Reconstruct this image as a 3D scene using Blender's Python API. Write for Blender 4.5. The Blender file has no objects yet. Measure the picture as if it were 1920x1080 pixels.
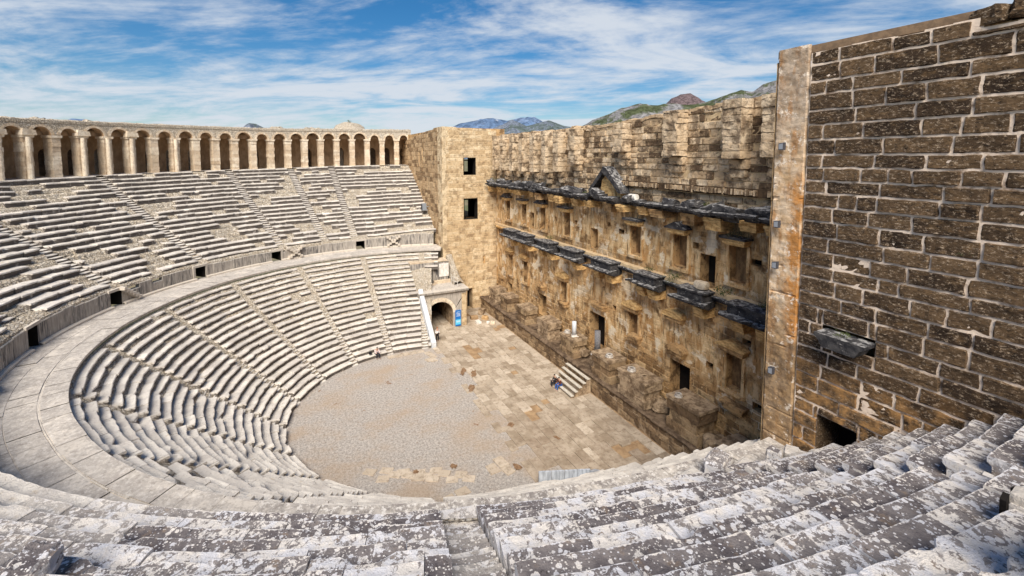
import bpy, math, random
import numpy as np
from mathutils import Vector, noise, Matrix

# ------------------------------------------------------------------ camera, world, sun, exposure
SC = bpy.context.scene
COL = SC.collection
cd = bpy.data.cameras.new("camera"); cam = bpy.data.objects.new("camera", cd); COL.objects.link(cam)
F_PX = 850.0
YAW = math.radians(26.387); PIT = math.radians(4.4795); PY = 361.59
cam.location = (-37.3, 10.5, 21.3)
_f = Vector((math.cos(YAW)*math.cos(PIT), -math.sin(YAW)*math.cos(PIT), -math.sin(PIT)))
cam.rotation_euler = _f.to_track_quat('-Z', 'Y').to_euler()
cd.sensor_width = 36.0; cd.lens = 36.0*F_PX/1920.0
cd.shift_y = (PY-540.0)/1920.0
cd.clip_start = 0.05; cd.clip_end = 30000
SC.camera = cam

SUN_EL = math.radians(47); SUN_DIR = Vector((-0.88, 0.47, 0)).normalized()   # horizontal direction towards the sun
W = bpy.data.worlds.new("World"); SC.world = W; W.use_nodes = True
nt = W.node_tree; nt.nodes.clear()
def WN(t, **k):
    n = nt.nodes.new(t)
    for a, b in k.items(): setattr(n, a, b)
    return n
wo = WN('ShaderNodeOutputWorld'); bg = WN('ShaderNodeBackground'); sky = WN('ShaderNodeTexSky')
sky.sky_type = 'NISHITA'; sky.sun_disc = False; sky.sun_elevation = SUN_EL
sky.sun_rotation = math.atan2(SUN_DIR.x, SUN_DIR.y); sky.air_density = 1.0; sky.dust_density = 0.6; sky.ozone_density = 3.0
tc = WN('ShaderNodeTexCoord'); sep = WN('ShaderNodeSeparateXYZ'); nt.links.new(tc.outputs['Generated'], sep.inputs[0])
def M(op, a, b=None, c=None, clamp=False):
    n = WN('ShaderNodeMath', operation=op, use_clamp=clamp)
    for i, v in enumerate((a, b, c)):
        if v is None: continue
        if isinstance(v, (int, float)): n.inputs[i].default_value = v
        else: nt.links.new(v, n.inputs[i])
    return n.outputs[0]
zc = M('MAXIMUM', sep.outputs['Z'], 0.02)
den = M('ADD', zc, 0.12)
px_ = M('DIVIDE', sep.outputs['X'], den); py_ = M('DIVIDE', sep.outputs['Y'], den)
cmb = WN('ShaderNodeCombineXYZ'); nt.links.new(px_, cmb.inputs[0]); nt.links.new(py_, cmb.inputs[1])
mp = WN('ShaderNodeMapping'); mp0 = WN('ShaderNodeMapping'); nt.links.new(cmb.outputs[0], mp0.inputs[0]); mp0.inputs['Rotation'].default_value = (0, 0, math.radians(40))
nt.links.new(mp0.outputs[0], mp.inputs[0])
mp.inputs['Scale'].default_value = (1.0, 0.55, 1); mp.inputs['Location'].default_value = (2.2, 5.3, 0)
n1 = WN('ShaderNodeTexNoise'); n1.inputs['Scale'].default_value = 1.05; n1.inputs['Detail'].default_value = 12; n1.inputs['Roughness'].default_value = 0.62; n1.inputs['Distortion'].default_value = 1.1
nt.links.new(mp.outputs[0], n1.inputs['Vector'])
n2 = WN('ShaderNodeTexNoise'); n2.inputs['Scale'].default_value = 4.6; n2.inputs['Detail'].default_value = 8; n2.inputs['Roughness'].default_value = 0.62
nt.links.new(mp.outputs[0], n2.inputs['Vector'])
cl = M('ADD', M('MULTIPLY', n1.outputs[0], 0.70), M('MULTIPLY', n2.outputs[0], 0.30))
cl = M('ADD', cl, M('MULTIPLY', M('SUBTRACT', 0.42, zc), 0.30))
mr = WN('ShaderNodeMapRange'); nt.links.new(cl, mr.inputs[0]); mr.inputs[1].default_value = 0.46; mr.inputs[2].default_value = 0.68; mr.inputs[3].default_value = 0.05; mr.inputs[4].default_value = 0.92; mr.interpolation_type = 'SMOOTHSTEP'
hs = WN('ShaderNodeHueSaturation'); hs.inputs['Saturation'].default_value = 1.5; hs.inputs['Value'].default_value = 0.50; nt.links.new(sky.outputs[0], hs.inputs['Color'])
mx = WN('ShaderNodeMix', data_type='RGBA'); nt.links.new(mr.outputs[0], mx.inputs[0]); nt.links.new(hs.outputs[0], mx.inputs[6]); mx.inputs[7].default_value = (3.5, 3.75, 4.1, 1)
nt.links.new(mx.outputs[2], bg.inputs[0]); bg.inputs[1].default_value = 0.10; nt.links.new(bg.outputs[0], wo.inputs[0])

sd = bpy.data.lights.new("sun", 'SUN'); sun = bpy.data.objects.new("sun", sd); COL.objects.link(sun)
sd.energy = 3.1; sd.angle = math.radians(36.0); sd.color = (1.0, 0.93, 0.83)
sdir = Vector((SUN_DIR.x*math.cos(SUN_EL), SUN_DIR.y*math.cos(SUN_EL), math.sin(SUN_EL)))
sun.rotation_euler = sdir.to_track_quat('Z', 'Y').to_euler(); sun.location = (-60, 40, 60)
SC.view_settings.view_transform = 'Standard'; SC.view_settings.look = 'None'; SC.view_settings.gamma = 1; SC.view_settings.exposure = 1.0
SC.view_settings.use_curve_mapping = False

# ------------------------------------------------------------------ helpers
def fbm(x, y, z, o=3):
    return noise.fractal(Vector((x, y, z)), 1.0, 2.0, o)
def n3(x, y, z): return noise.noise(Vector((x, y, z)))

class MB:
    def __init__(s): s.v = []; s.f = []; s.a = []; s.b = []; s.c = {}
    def vert(s, p, r=0.5, q=0.0): s.v.append(tuple(p)); s.a.append(r); s.b.append(q); return len(s.v)-1
    def grid(s, P, r=0.5, q=0.0, flip=False):           # P: rows x cols of points
        n = len(s.v); R = len(P); Cn = len(P[0])
        for row in P:
            for p in row: s.vert(p, r, q)
        for i in range(R-1):
            for j in range(Cn-1):
                f = (n+i*Cn+j, n+i*Cn+j+1, n+(i+1)*Cn+j+1, n+(i+1)*Cn+j)
                s.f.append(f[::-1] if flip else f)
        return n
    def box(s, x0, x1, y0, y1, z0, z1, r=0.5, q=0.0):
        n = len(s.v)
        for z in (z0, z1):
            for x, y in ((x0, y0), (x1, y0), (x1, y1), (x0, y1)): s.vert((x, y, z), r, q)
        for f in ((3,2,1,0),(4,5,6,7),(0,1,5,4),(1,2,6,5),(2,3,7,6),(3,0,4,7)): s.f.append(tuple(n+i for i in f))
    def prism(s, poly, a, b, frame, r=0.5, q=0.0):      # poly in (s,t) extruded from a to b; frame(s,t,w)->point
        n = len(s.v); m = len(poly)
        for w in (a, b):
            for p in poly: s.vert(frame(p[0], p[1], w), r, q)
        for i in range(m):
            j = (i+1) % m; s.f.append((n+i, n+j, n+m+j, n+m+i))
        s.f.append(tuple(n+i for i in range(m))[::-1]); s.f.append(tuple(n+m+i for i in range(m)))
    def rock(s, c, size, rz=0.0, n=4, rough=0.05, r=0.5, q=0.0, seed=0.0, rx=0.0, ry=0.0, rnd=0.18):
        # subdivided, rounded, noisy block
        Rm = Matrix.Rotation(rz, 3, 'Z') @ Matrix.Rotation(rx, 3, 'X') @ Matrix.Rotation(ry, 3, 'Y')
        hx, hy, hz = size[0]/2, size[1]/2, size[2]/2; c = Vector(c)
        ms = min(size)
        def P(u, v, w):
            p = Vector((u*hx, v*hy, w*hz))
            d = Vector((max(0, abs(u)-0.75)*4, max(0, abs(v)-0.75)*4, max(0, abs(w)-0.75)*4))
            k = (d.length**2)
            pull = rnd*ms*0.5*max(0, k-1.0)
            p -= Vector((math.copysign(min(pull, hx), u) if abs(u) > .75 else 0, math.copysign(min(pull, hy), v) if abs(v) > .75 else 0, math.copysign(min(pull, hz), w) if abs(w) > .75 else 0))*0.5
            g = noise.noise_vector(Vector((p.x*2.1+seed*7.3, p.y*2.1+seed*3.1, p.z*2.1-seed*5.7)))
            g2 = noise.noise_vector(Vector((p.x*6+seed*2.3, p.y*6, p.z*6-seed*1.7)))
            p += g*rough*1.0 + g2*rough*0.45
            return c + Rm @ p
        t = [-1+2*i/n for i in range(n+1)]
        for ax in range(3):
            for sg in (-1, 1):
                G = []
                for a in t:
                    row = []
                    for b in t:
                        uvw = [0, 0, 0]; uvw[ax] = sg; uvw[(ax+1) % 3] = a; uvw[(ax+2) % 3] = b
                        row.append(P(*uvw))
                    G.append(row)
                s.grid(G, r, q, flip=(sg < 0))
    def tube(s, p0, p1, r0, r1=None, n=12, r=0.5, q=0.0, cap=True):
        r1 = r0 if r1 is None else r1
        p0 = Vector(p0); p1 = Vector(p1); d = (p1-p0).normalized(); a = d.orthogonal().normalized(); b = d.cross(a)
        k = len(s.v)
        for p, rr in ((p0, r0), (p1, r1)):
            for i in range(n):
                t = 2*math.pi*i/n; s.vert(p+a*rr*math.cos(t)+b*rr*math.sin(t), r, q)
        for i in range(n):
            j = (i+1) % n; s.f.append((k+i, k+j, k+n+j, k+n+i))
        if cap: s.f.append(tuple(k+i for i in range(n))[::-1]); s.f.append(tuple(k+n+i for i in range(n)))
    def build(s, name, mat, parent=None, smooth=False):
        me = bpy.data.meshes.new(name); me.from_pydata(s.v, [], s.f)
        at = me.attributes.new('rnd', 'FLOAT', 'POINT'); at.data.foreach_set('value', s.a)
        at = me.attributes.new('msk', 'FLOAT', 'POINT'); at.data.foreach_set('value', s.b)
        if s.c:
            at = me.attributes.new('rec', 'FLOAT', 'POINT'); vv = [0.0]*len(s.v)
            for i, w in s.c.items(): vv[i] = w
            at.data.foreach_set('value', vv)
        me.materials.append(mat)
        if smooth: me.polygons.foreach_set('use_smooth', [True]*len(me.polygons))
        me.update()
        o = bpy.data.objects.new(name, me); COL.objects.link(o)
        if parent is not None: o.parent = parent
        return o
def empty(name, loc=(0, 0, 0)):
    o = bpy.data.objects.new(name, None); COL.objects.link(o); o.location = loc; o.empty_display_size = 0.3
    if any(loc): bpy.context.view_layer.update()
    return o
def adopt(o, parent):           # parent keeping world place
    o.parent = parent; o.matrix_parent_inverse = Matrix.Translation(parent.location).inverted()
    return o
def tag(o, label, cat=None, group=None, kind=None):
    if label: o['label'] = label
    if cat: o['category'] = cat
    if group: o['group'] = group
    if kind: o['kind'] = kind
    return o

# ------------------------------------------------------------------ materials
class Mat:
    def __init__(s, name, rough=0.9, spec=0.2):
        s.m = bpy.data.materials.new(name); s.m.use_nodes = True; s.t = s.m.node_tree; s.b = s.t.nodes['Principled BSDF']
        s.b.inputs['Roughness'].default_value = rough
        s.b.inputs['Specular IOR Level'].default_value = spec
        s.tc = s.t.nodes.new('ShaderNodeTexCoord').outputs['Object']
    def link(s, a, b): s.t.links.new(a, b)
    def val(s, sock, v):
        if isinstance(v, (int, float)): sock.default_value = v
        elif isinstance(v, tuple): sock.default_value = v if len(v) == 4 else (*v, 1)
        else: s.link(v, sock)
    def map(s, sc=(1, 1, 1), rot=(0, 0, 0), loc=(0, 0, 0), src=None):
        n = s.t.nodes.new('ShaderNodeMapping'); s.link(src or s.tc, n.inputs[0]); n.inputs['Scale'].default_value = sc; n.inputs['Rotation'].default_value = rot; n.inputs['Location'].default_value = loc
        return n.outputs[0]
    def noise(s, scale, detail=5, rough=0.6, vec=None, dist=0.0):
        n = s.t.nodes.new('ShaderNodeTexNoise'); n.inputs['Scale'].default_value = scale; n.inputs['Detail'].default_value = detail; n.inputs['Roughness'].default_value = rough; n.inputs['Distortion'].default_value = dist
        s.link(vec or s.tc, n.inputs['Vector']); return n.outputs[0]
    def vor(s, scale, vec=None, feature='F1'):
        n = s.t.nodes.new('ShaderNodeTexVoronoi'); n.inputs['Scale'].default_value = scale; n.feature = feature
        s.link(vec or s.tc, n.inputs['Vector']); return n.outputs['Distance']
    def ramp(s, fac, lo, hi, a=0.0, b=1.0, smooth=True):
        n = s.t.nodes.new('ShaderNodeMapRange'); s.val(n.inputs[0], fac); n.inputs[1].default_value = lo; n.inputs[2].default_value = hi; n.inputs[3].default_value = a; n.inputs[4].default_value = b
        if smooth: n.interpolation_type = 'SMOOTHSTEP'
        return n.outputs[0]
    def mix(s, fac, a, b, mode='MIX'):
        n = s.t.nodes.new('ShaderNodeMix'); n.data_type = 'RGBA'; n.blend_type = mode
        s.val(n.inputs[0], fac); s.val(n.inputs[6], a); s.val(n.inputs[7], b); return n.outputs[2]
    def math(s, op, a, b=0.0, clamp=False):
        n = s.t.nodes.new('ShaderNodeMath'); n.operation = op; n.use_clamp = clamp; s.val(n.inputs[0], a); s.val(n.inputs[1], b); return n.outputs[0]
    def attr(s, name):
        n = s.t.nodes.new('ShaderNodeAttribute'); n.attribute_name = name; return n.outputs['Fac']
    def nz(s):
        g = s.t.nodes.new('ShaderNodeNewGeometry'); x = s.t.nodes.new('ShaderNodeSeparateXYZ'); s.link(g.outputs['True Normal'], x.inputs[0]); return x.outputs[2]
    def color(s, c): s.val(s.b.inputs['Base Color'], c)
    def bump(s, h, strength=0.5, dist=0.05):
        n = s.t.nodes.new('ShaderNodeBump'); s.link(h, n.inputs['Height']); n.inputs['Strength'].default_value = strength; n.inputs['Distance'].default_value = dist
        s.link(n.outputs[0], s.b.inputs['Normal'])

def seat_material(name, cream, grey, stain, nearmix=True):
    k = Mat(name, 0.93, 0.15)
    rnd = k.attr('rnd'); msk = k.attr('msk'); nz = k.nz()
    c = k.mix(k.ramp(k.noise(0.9, 6), 0.38, 0.66), cream, grey)
    c = k.mix(k.ramp(rnd, 0.0, 1.0, 0.0, 0.55), c, k.mix(0.5, grey, (0.30, 0.27, 0.24)))
    c = k.mix(k.ramp(k.noise(7, 6, 0.7), 0.52, 0.72, 0, 0.6), c, (0.23, 0.20, 0.17))          # weather spots
    c = k.mix(k.ramp(k.noise(2.2, 5, 0.6, vec=k.map(loc=(9, 3, 1))), 0.60, 0.75, 0, 0.5), c, (0.47, 0.36, 0.23))  # earth stain
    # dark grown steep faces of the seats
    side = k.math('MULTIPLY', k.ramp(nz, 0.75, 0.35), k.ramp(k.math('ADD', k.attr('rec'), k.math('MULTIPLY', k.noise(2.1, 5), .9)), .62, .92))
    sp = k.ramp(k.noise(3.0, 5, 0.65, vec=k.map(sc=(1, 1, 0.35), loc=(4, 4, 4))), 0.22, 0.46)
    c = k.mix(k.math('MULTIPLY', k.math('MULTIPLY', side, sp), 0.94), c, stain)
    # lichen covered dark slabs of the near wedge
    dk = k.mix(k.ramp(k.noise(1.3, 8, 0.72, vec=k.map(loc=(2, 8, 1))), 0.34, 0.66), (0.105, 0.090, 0.094), (0.25, 0.222, 0.212))
    dk = k.mix(k.ramp(rnd, .3, 1, 0, 0.5), dk, (0.36, 0.325, 0.30))
    dk = k.mix(k.ramp(k.noise(2.2, 7, 0.72, vec=k.map(loc=(12, 8, 1))), 0.54, 0.68, 0, .6), dk, (0.30, 0.215, 0.145))
    dk = k.mix(k.ramp(k.noise(6, 9, 0.8), 0.57, 0.64, 0, .8), dk, (0.045, 0.038, 0.036))
    region = k.ramp(k.noise(0.8, 6, 0.7, vec=k.map(loc=(1, 2, 7))), 0.34, 0.66)
    cov = k.math('ADD', k.math('MULTIPLY', region, 0.10), k.math('MULTIPLY', k.ramp(rnd, .30, .95), 0.12))
    fine = k.noise(4.4, 13, 0.74, vec=k.map(loc=(5, 2, 2)), dist=.4)
    li = k.ramp(k.math('ADD', fine, cov), 0.625, 0.645)
    sz_ = k.noise(2.0, 4, .6, vec=k.map(loc=(9, 2, 7)))
    spots = k.ramp(k.math('ADD', k.math('ADD', k.vor(5.0), k.math('MULTIPLY', k.noise(13, 5, .7), 0.30)), k.math('MULTIPLY', sz_, -.45)), 0.20, 0.17)
    li = k.math('MAXIMUM', li, spots)
    li = k.math('MAXIMUM', li, k.ramp(k.math('ADD', k.vor(13.0, vec=k.map(loc=(3, 3, 3))), k.math('MULTIPLY', sz_, -.4)), 0.06, 0.03))
    edge = k.math('MULTIPLY', k.ramp(nz, 0.9, 0.3), k.math('SUBTRACT', 1.0, k.attr('rec'), True))
    li = k.math('MAXIMUM', li, k.math('MULTIPLY', edge, k.ramp(fine, .40, .47)))
    front = k.math('MULTIPLY', k.math('SUBTRACT', 0.0, k.attr('rec'), True), 1.0, True)
    li = k.math('MAXIMUM', li, k.ramp(k.math('ADD', front, k.math('MULTIPLY', k.noise(3.3, 8, .75, vec=k.map(loc=(1, 7, 4))), 1.9)), 1.80, 1.92))
    shade = k.ramp(front, 0.62, 0.30)
    licol = k.mix(k.ramp(k.noise(2.1, 5), 0.4, 0.6), (0.80, 0.74, 0.67), (0.72, 0.71, 0.73))
    licol = k.mix(k.ramp(k.noise(22, 4, .8), 0.5, 0.7, 0, .5), licol, (0.40, 0.36, 0.34))
    dk = k.mix(k.math('MULTIPLY', li, .92), dk, licol)
    c = k.mix(msk, c, dk)
    k.color(c)
    h = k.math('ADD', k.noise(6, 8, 0.7), k.math('MULTIPLY', k.noise(24, 5, 0.7), 0.4))
    k.bump(h, 0.75, 0.08)
    return k.m
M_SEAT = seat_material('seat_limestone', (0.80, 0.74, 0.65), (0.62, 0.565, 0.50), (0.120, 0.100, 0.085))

def rubble_material(name, a, b, d):
    k = Mat(name, 0.95, 0.1)
    c = k.mix(k.ramp(k.noise(3, 8, 0.7), 0.35, 0.65), a, b)
    v = k.vor(5.0, feature='DISTANCE_TO_EDGE')
    c = k.mix(k.ramp(v, 0.02, 0.10, 0.75, 0), c, d)
    k.color(c); k.bump(k.math('ADD', k.ramp(v, 0, 0.15), k.noise(12, 6, .7)), 0.9, 0.12); return k.m
M_RUBBLE = rubble_material('tan_rubble', (0.58, 0.48, 0.35), (0.74, 0.67, 0.56), (0.24, 0.18, 0.12))

def orthostat_material():
    k = Mat('weathered_wall_slab', 0.9, 0.15)
    rnd = k.attr('rnd'); msk = k.attr('msk')
    c = k.mix(k.ramp(k.noise(2.5, 6, .65, vec=k.map(sc=(2.4, 2.4, 0.35))), 0.35, 0.62), (0.10, 0.092, 0.088), (0.40, 0.36, 0.31))
    c = k.mix(k.ramp(rnd, 0.2, 1, 0, 0.6), c, (0.45, 0.40, 0.34))
    c = k.mix(k.ramp(k.noise(9, 4, .6, vec=k.map(sc=(1, 1, 0.12))), 0.60, 0.68, 0, .8), c, (0.66, 0.60, 0.52))
    c = k.mix(k.math('MULTIPLY', k.ramp(k.nz(), 0.5, 0.8), 0.8), c, (0.62, 0.56, 0.47))
    c = k.mix(msk, c, (0.60, 0.53, 0.44))
    k.color(c); k.bump(k.noise(9, 8, .7), 0.6, 0.05); return k.m
M_ORTHO = orthostat_material()

def paving_material(name, cols, joint):
    k = Mat(name, 0.92, 0.15); rnd = k.attr('rnd'); msk = k.attr('msk')
    c = k.mix(k.ramp(rnd, 0.1, 0.9), cols[0], cols[1])
    c = k.mix(k.ramp(k.noise(0.8, 7, .65), 0.38, 0.64), c, cols[2])
    c = k.mix(k.ramp(k.noise(5, 6, .7), 0.56, 0.74, 0, .55), c, cols[3])
    c = k.mix(k.ramp(k.noise(3.2, 9, .78, vec=k.map(loc=(4, 1, 1))), 0.50, 0.60, 0, .5), c, tuple(x*.62 for x in cols[3]))
    c = k.mix(k.ramp(msk, 0.0, 1.0, 0, 0.9, False), c, joint)
    nr = k.attr('rec')
    c = k.mix(k.math('MULTIPLY', nr, k.ramp(k.noise(1.5, 9, .74, vec=k.map(loc=(8, 1, 1))), .40, .58, 0, .85)), c, (0.21, 0.185, 0.17))
    c = k.mix(k.math('MULTIPLY', nr, k.ramp(k.noise(5.0, 11, .78, vec=k.map(loc=(2, 4, 1))), .52, .56, 0, .85)), c, (0.74, 0.69, 0.62))
    k.color(c); k.bump(k.noise(7, 8, .72), 0.6, 0.04); return k.m
M_DIAZ = paving_material('walkway_paving', ((0.50, 0.45, 0.39), (0.68, 0.61, 0.52), (0.50, 0.45, 0.39), (0.36, 0.31, 0.26)), (0.80, 0.72, 0.60))
M_STAGE = paving_material('stage_paving', ((0.30, 0.235, 0.165), (0.58, 0.49, 0.38), (0.47, 0.385, 0.29), (0.30, 0.215, 0.145)), (0.20, 0.13, 0.085))

def gravel_material():
    k = Mat('orchestra_gravel', 0.97, 0.1)
    c = k.mix(k.ramp(k.noise(5.5, 8, .85), 0.36, 0.64), (0.29, 0.255, 0.225), (0.66, 0.60, 0.53))
    c = k.mix(k.ramp(k.vor(6.5), 0.14, 0.07, 0, .85), c, (0.82, 0.77, 0.70))
    c = k.mix(k.ramp(k.noise(11, 5, .85, vec=k.map(loc=(3, 3, 3))), 0.58, 0.68, 0, .85), c, (0.14, 0.11, 0.095))
    c = k.mix(k.ramp(k.noise(0.25, 8, .66, vec=k.map(sc=(1, .7, 1), loc=(1.4, 4, 0))), 0.42, 0.66, 0, .6), c, (0.48, 0.345, 0.225))
    c = k.mix(k.ramp(k.noise(0.7, 6, .65, vec=k.map(loc=(7, 2, 0))), 0.64, 0.70, 0, .85), c, (0.27, 0.145, 0.07))
    k.color(c); k.bump(k.noise(9, 8, .85), 1.0, 0.12); return k.m
M_GRAVEL = gravel_material()

def nearwall_material():
    k = Mat('dark_brown_conglomerate', 0.92, 0.12); rnd = k.attr('rnd'); msk = k.attr('msk')
    v = k.map(sc=(1, 1, 2.1))
    c = k.mix(k.ramp(rnd, 0, 1), (0.054, 0.035, 0.023), (0.175, 0.112, 0.062))
    c = k.mix(k.ramp(k.noise(2.4, 7, .7, vec=v), 0.46, 0.70, 0, .8), c, (0.24, 0.150, 0.076))
    c = k.mix(k.ramp(k.noise(7, 9, .82, vec=v), 0.52, 0.60, 0, .9), c, (0.022, 0.017, 0.015))
    c = k.mix(k.ramp(k.noise(9, 8, .8, vec=k.map(sc=(1, 1, 1.8), loc=(6, 3, 1))), 0.545, 0.60, 0, .9), c, (0.56, 0.43, 0.30))
    c = k.mix(k.math('MULTIPLY', msk, k.ramp(k.noise(1.7, 7, .68), 0.40, 0.60)), c, (0.45, 0.25, 0.10))
    k.color(c); k.bump(k.math('ADD', k.noise(9, 9, .78, vec=v), k.math('MULTIPLY', k.noise(30, 4, .7), .4)), 1.0, 0.10); return k.m
M_NEAR = nearwall_material()
def simple(name, a, b, scale=4, rough=.9, bumpk=.5, sc=(1, 1, 1), d=0.05, lo=.38, hi=.62, spec=.15):
    k = Mat(name, rough, spec); n = k.noise(scale, 8, .68, vec=k.map(sc=sc))
    k.color(k.mix(k.ramp(n, lo, hi), a, b)); k.bump(k.noise(scale*3, 7, .7), bumpk, d); return k.m
M_MORTAR = simple('pale_pink_mortar', (0.84, 0.68, 0.53), (0.26, 0.17, 0.105), 2.0, bumpk=.9, lo=.48, hi=.70)
M_TMORTAR = simple('tan_mortar', (0.66, 0.50, 0.30), (0.52, 0.37, 0.21), 3, bumpk=.7)
def quoin_material():
    k = Mat('stained_plaster_quoin', 0.9, 0.15)
    sep = k.t.nodes.new('ShaderNodeSeparateXYZ'); k.link(k.tc, sep.inputs[0]); z = sep.outputs[2]
    c = k.mix(k.ramp(k.noise(1.6, 7, .65), 0.36, 0.64), (0.56, 0.37, 0.20), (0.80, 0.62, 0.43))
    c = k.mix(k.ramp(z, 20.5, 24.0, 0, .75), c, k.mix(k.ramp(k.noise(3, 6), .4, .6), (0.28, 0.21, 0.15), (0.48, 0.38, 0.29)))
    c = k.mix(k.ramp(k.math('ADD', k.noise(1.3, 6, .6, vec=k.map(sc=(2, 2, .55), loc=(3, 0, 0))), 0), 0.50, 0.66, 0, .8), c, (0.42, 0.21, 0.08))
    c = k.mix(k.ramp(k.math('ADD', z, k.math('MULTIPLY', k.noise(2, 4), 3)), 17.5, 14.5, 0, .78), c, k.mix(k.ramp(k.noise(2.6, 7, .7, vec=k.map(loc=(2, 2, 2))), .42, .6), (0.15, 0.09, 0.045), (0.38, 0.235, 0.11)))
    eo = k.math('MULTIPLY', k.ramp(k.math('ADD', sep.outputs[0], k.math('MULTIPLY', k.noise(1.4, 5), .9)), -25.05, -25.45), k.ramp(k.math('ABSOLUTE', k.math('SUBTRACT', z, 17.0)), 4.5, 2.5))
    c = k.mix(k.math('MULTIPLY', eo, k.ramp(k.noise(2.2, 7, .7, vec=k.map(loc=(6, 2, 9))), .36, .56)), c, (0.50, 0.225, 0.065))
    c = k.mix(k.ramp(k.noise(3, 7, .72, vec=k.map(loc=(1, 9, 1))), 0.56, 0.62, 0, .9), c, (0.84, 0.72, 0.58))
    c = k.mix(k.ramp(k.noise(2.2, 8, .75, vec=k.map(loc=(4, 9, 7))), 0.57, 0.63, 0, .75), c, (0.25, 0.155, 0.085))
    c = k.mix(k.ramp(k.noise(6, 5, .7, vec=k.map(loc=(8, 9, 1))), 0.64, 0.72, 0, .8), c, (0.12, 0.07, 0.04))
    k.color(c); k.bump(k.noise(5, 9, .7), .8, .08); return k.m
M_QUOIN = quoin_material()
def ashlar_material(name, light, mid, dark, darkamt=.5, plaster=True, burnt=0.0):
    k = Mat(name, 0.92, 0.12); rnd = k.attr('rnd'); msk = k.attr('msk')
    c = k.mix(k.ramp(rnd, 0, 1), mid, light)
    c = k.mix(k.ramp(k.noise(0.9, 7, .66), 0.40, 0.66, 0, .7), c, mid)
    c = k.mix(k.ramp(k.noise(4.5, 7, .7), 0.54, 0.70, 0, .85), c, dark)
    c = k.mix(k.math('MULTIPLY', k.ramp(k.noise(1.1, 6, .7, vec=k.map(sc=(1, 1, .9), loc=(7, 1, 3))), 0.47, 0.60), darkamt), c, dark)
    if burnt: c = k.mix(k.math('MULTIPLY', k.ramp(rnd, .30, .22), k.ramp(k.noise(4, 7, .75, vec=k.map(loc=(1, 6, 3))), .36, .48, 0, burnt)), c, tuple(x*.85 for x in dark))
    if plaster:      # remains of lime plaster with washed streaks
        pl = k.mix(k.ramp(k.noise(1.5, 7, .65, vec=k.map(sc=(1.6, 1.6, .45), loc=(0, 0, 5))), 0.42, 0.60), (0.84, 0.62, 0.35), (0.56, 0.32, 0.13))
        pl = k.mix(k.ramp(k.noise(3.0, 6, .65, vec=k.map(sc=(1.5, 1.5, .22), loc=(3, 0, 5))), 0.53, 0.66, 0, .85), pl, (0.15, 0.082, 0.038))
        pl = k.mix(k.ramp(k.noise(0.5, 8, .62, vec=k.map(loc=(12, 0, 3))), 0.535, 0.56, 0, .92), pl, (0.90, 0.77, 0.57))
        sz = k.t.nodes.new('ShaderNodeSeparateXYZ'); k.link(k.tc, sz.inputs[0])
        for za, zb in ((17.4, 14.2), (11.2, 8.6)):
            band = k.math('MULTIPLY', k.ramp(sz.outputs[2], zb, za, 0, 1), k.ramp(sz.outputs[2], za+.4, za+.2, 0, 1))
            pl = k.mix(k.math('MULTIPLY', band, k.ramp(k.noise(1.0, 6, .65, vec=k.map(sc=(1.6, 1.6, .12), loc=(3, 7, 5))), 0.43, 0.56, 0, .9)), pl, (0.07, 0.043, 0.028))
        f = k.math('MULTIPLY', msk, k.ramp(k.noise(0.8, 7, .6, vec=k.map(loc=(5, 5, 5))), 0.38, 0.50))
        c = k.mix(f, c, pl)
    k.color(c); k.bump(k.math('ADD', k.noise(4, 9, .75), k.math('MULTIPLY', k.noise(17, 4, .7), .4)), .95, .11); return k.m
M_ASH = ashlar_material('tan_ashlar', (0.70, 0.48, 0.25), (0.48, 0.285, 0.125), (0.13, 0.075, 0.038), .8, True, .5)
M_ASHUP = ashlar_material('scorched_upper_masonry', (0.74, 0.59, 0.41), (0.50, 0.35, 0.205), (0.12, 0.077, 0.048), .75, False, .85)
M_TOWER = ashlar_material('yellow_tower_ashlar', (0.76, 0.61, 0.40), (0.54, 0.39, 0.225), (0.22, 0.14, 0.075), .6, False)
M_TOWERD = ashlar_material('shaded_tower_flank', (0.58, 0.42, 0.25), (0.38, 0.25, 0.135), (0.15, 0.095, 0.055), .4, False, .6)  # tower stone again, dimmer side's shade put into the colour, plus burnt blocks
def darkstone():
    k = Mat('blackened_cornice_stone', .85, .2)
    c = k.mix(k.ramp(k.noise(2, 6, .7), .4, .65), (0.028, 0.027, 0.030), (0.085, 0.080, 0.078))
    c = k.mix(k.math('MULTIPLY', k.ramp(k.nz(), .3, .8), k.ramp(k.noise(3.4, 6, .7, vec=k.map(loc=(3, 3, 3))), .46, .58)), c, (0.33, 0.32, 0.31))
    c = k.mix(k.ramp(k.noise(7, 6, .75, vec=k.map(sc=(.6, 1, 1), loc=(5, 3, 3))), .60, .66, 0, .8), c, (0.50, 0.47, 0.43))
    k.color(c); k.bump(k.noise(8, 8, .7), .8, .07); return k.m
M_DARK = darkstone()
M_POD = ashlar_material('podium_masonry', (0.42, 0.30, 0.175), (0.26, 0.17, 0.095), (0.09, 0.058, 0.036), .7, False, .5)
M_TAN = simple('ochre_carved_stone', (0.80, 0.54, 0.24), (0.42, 0.235, 0.09), 2.6, sc=(1, 1, 2.5), bumpk=.8)
M_PED = simple('stained_pedestal_stone', (0.46, 0.34, 0.22), (0.17, 0.115, 0.070), 1.8, bumpk=.95, d=.1)
M_PIER = ashlar_material('gallery_pier_stone', (0.82, 0.71, 0.55), (0.62, 0.48, 0.33), (0.36, 0.26, 0.17), .45, False)
M_GRUB = rubble_material('gallery_rubble', (0.62, 0.52, 0.39), (0.74, 0.66, 0.54), (0.33, 0.25, 0.17))
M_INNER = simple('gallery_inner_plaster', (0.52, 0.36, 0.22), (0.34, 0.225, 0.13), 1.2, sc=(1, 1, .6))
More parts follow.
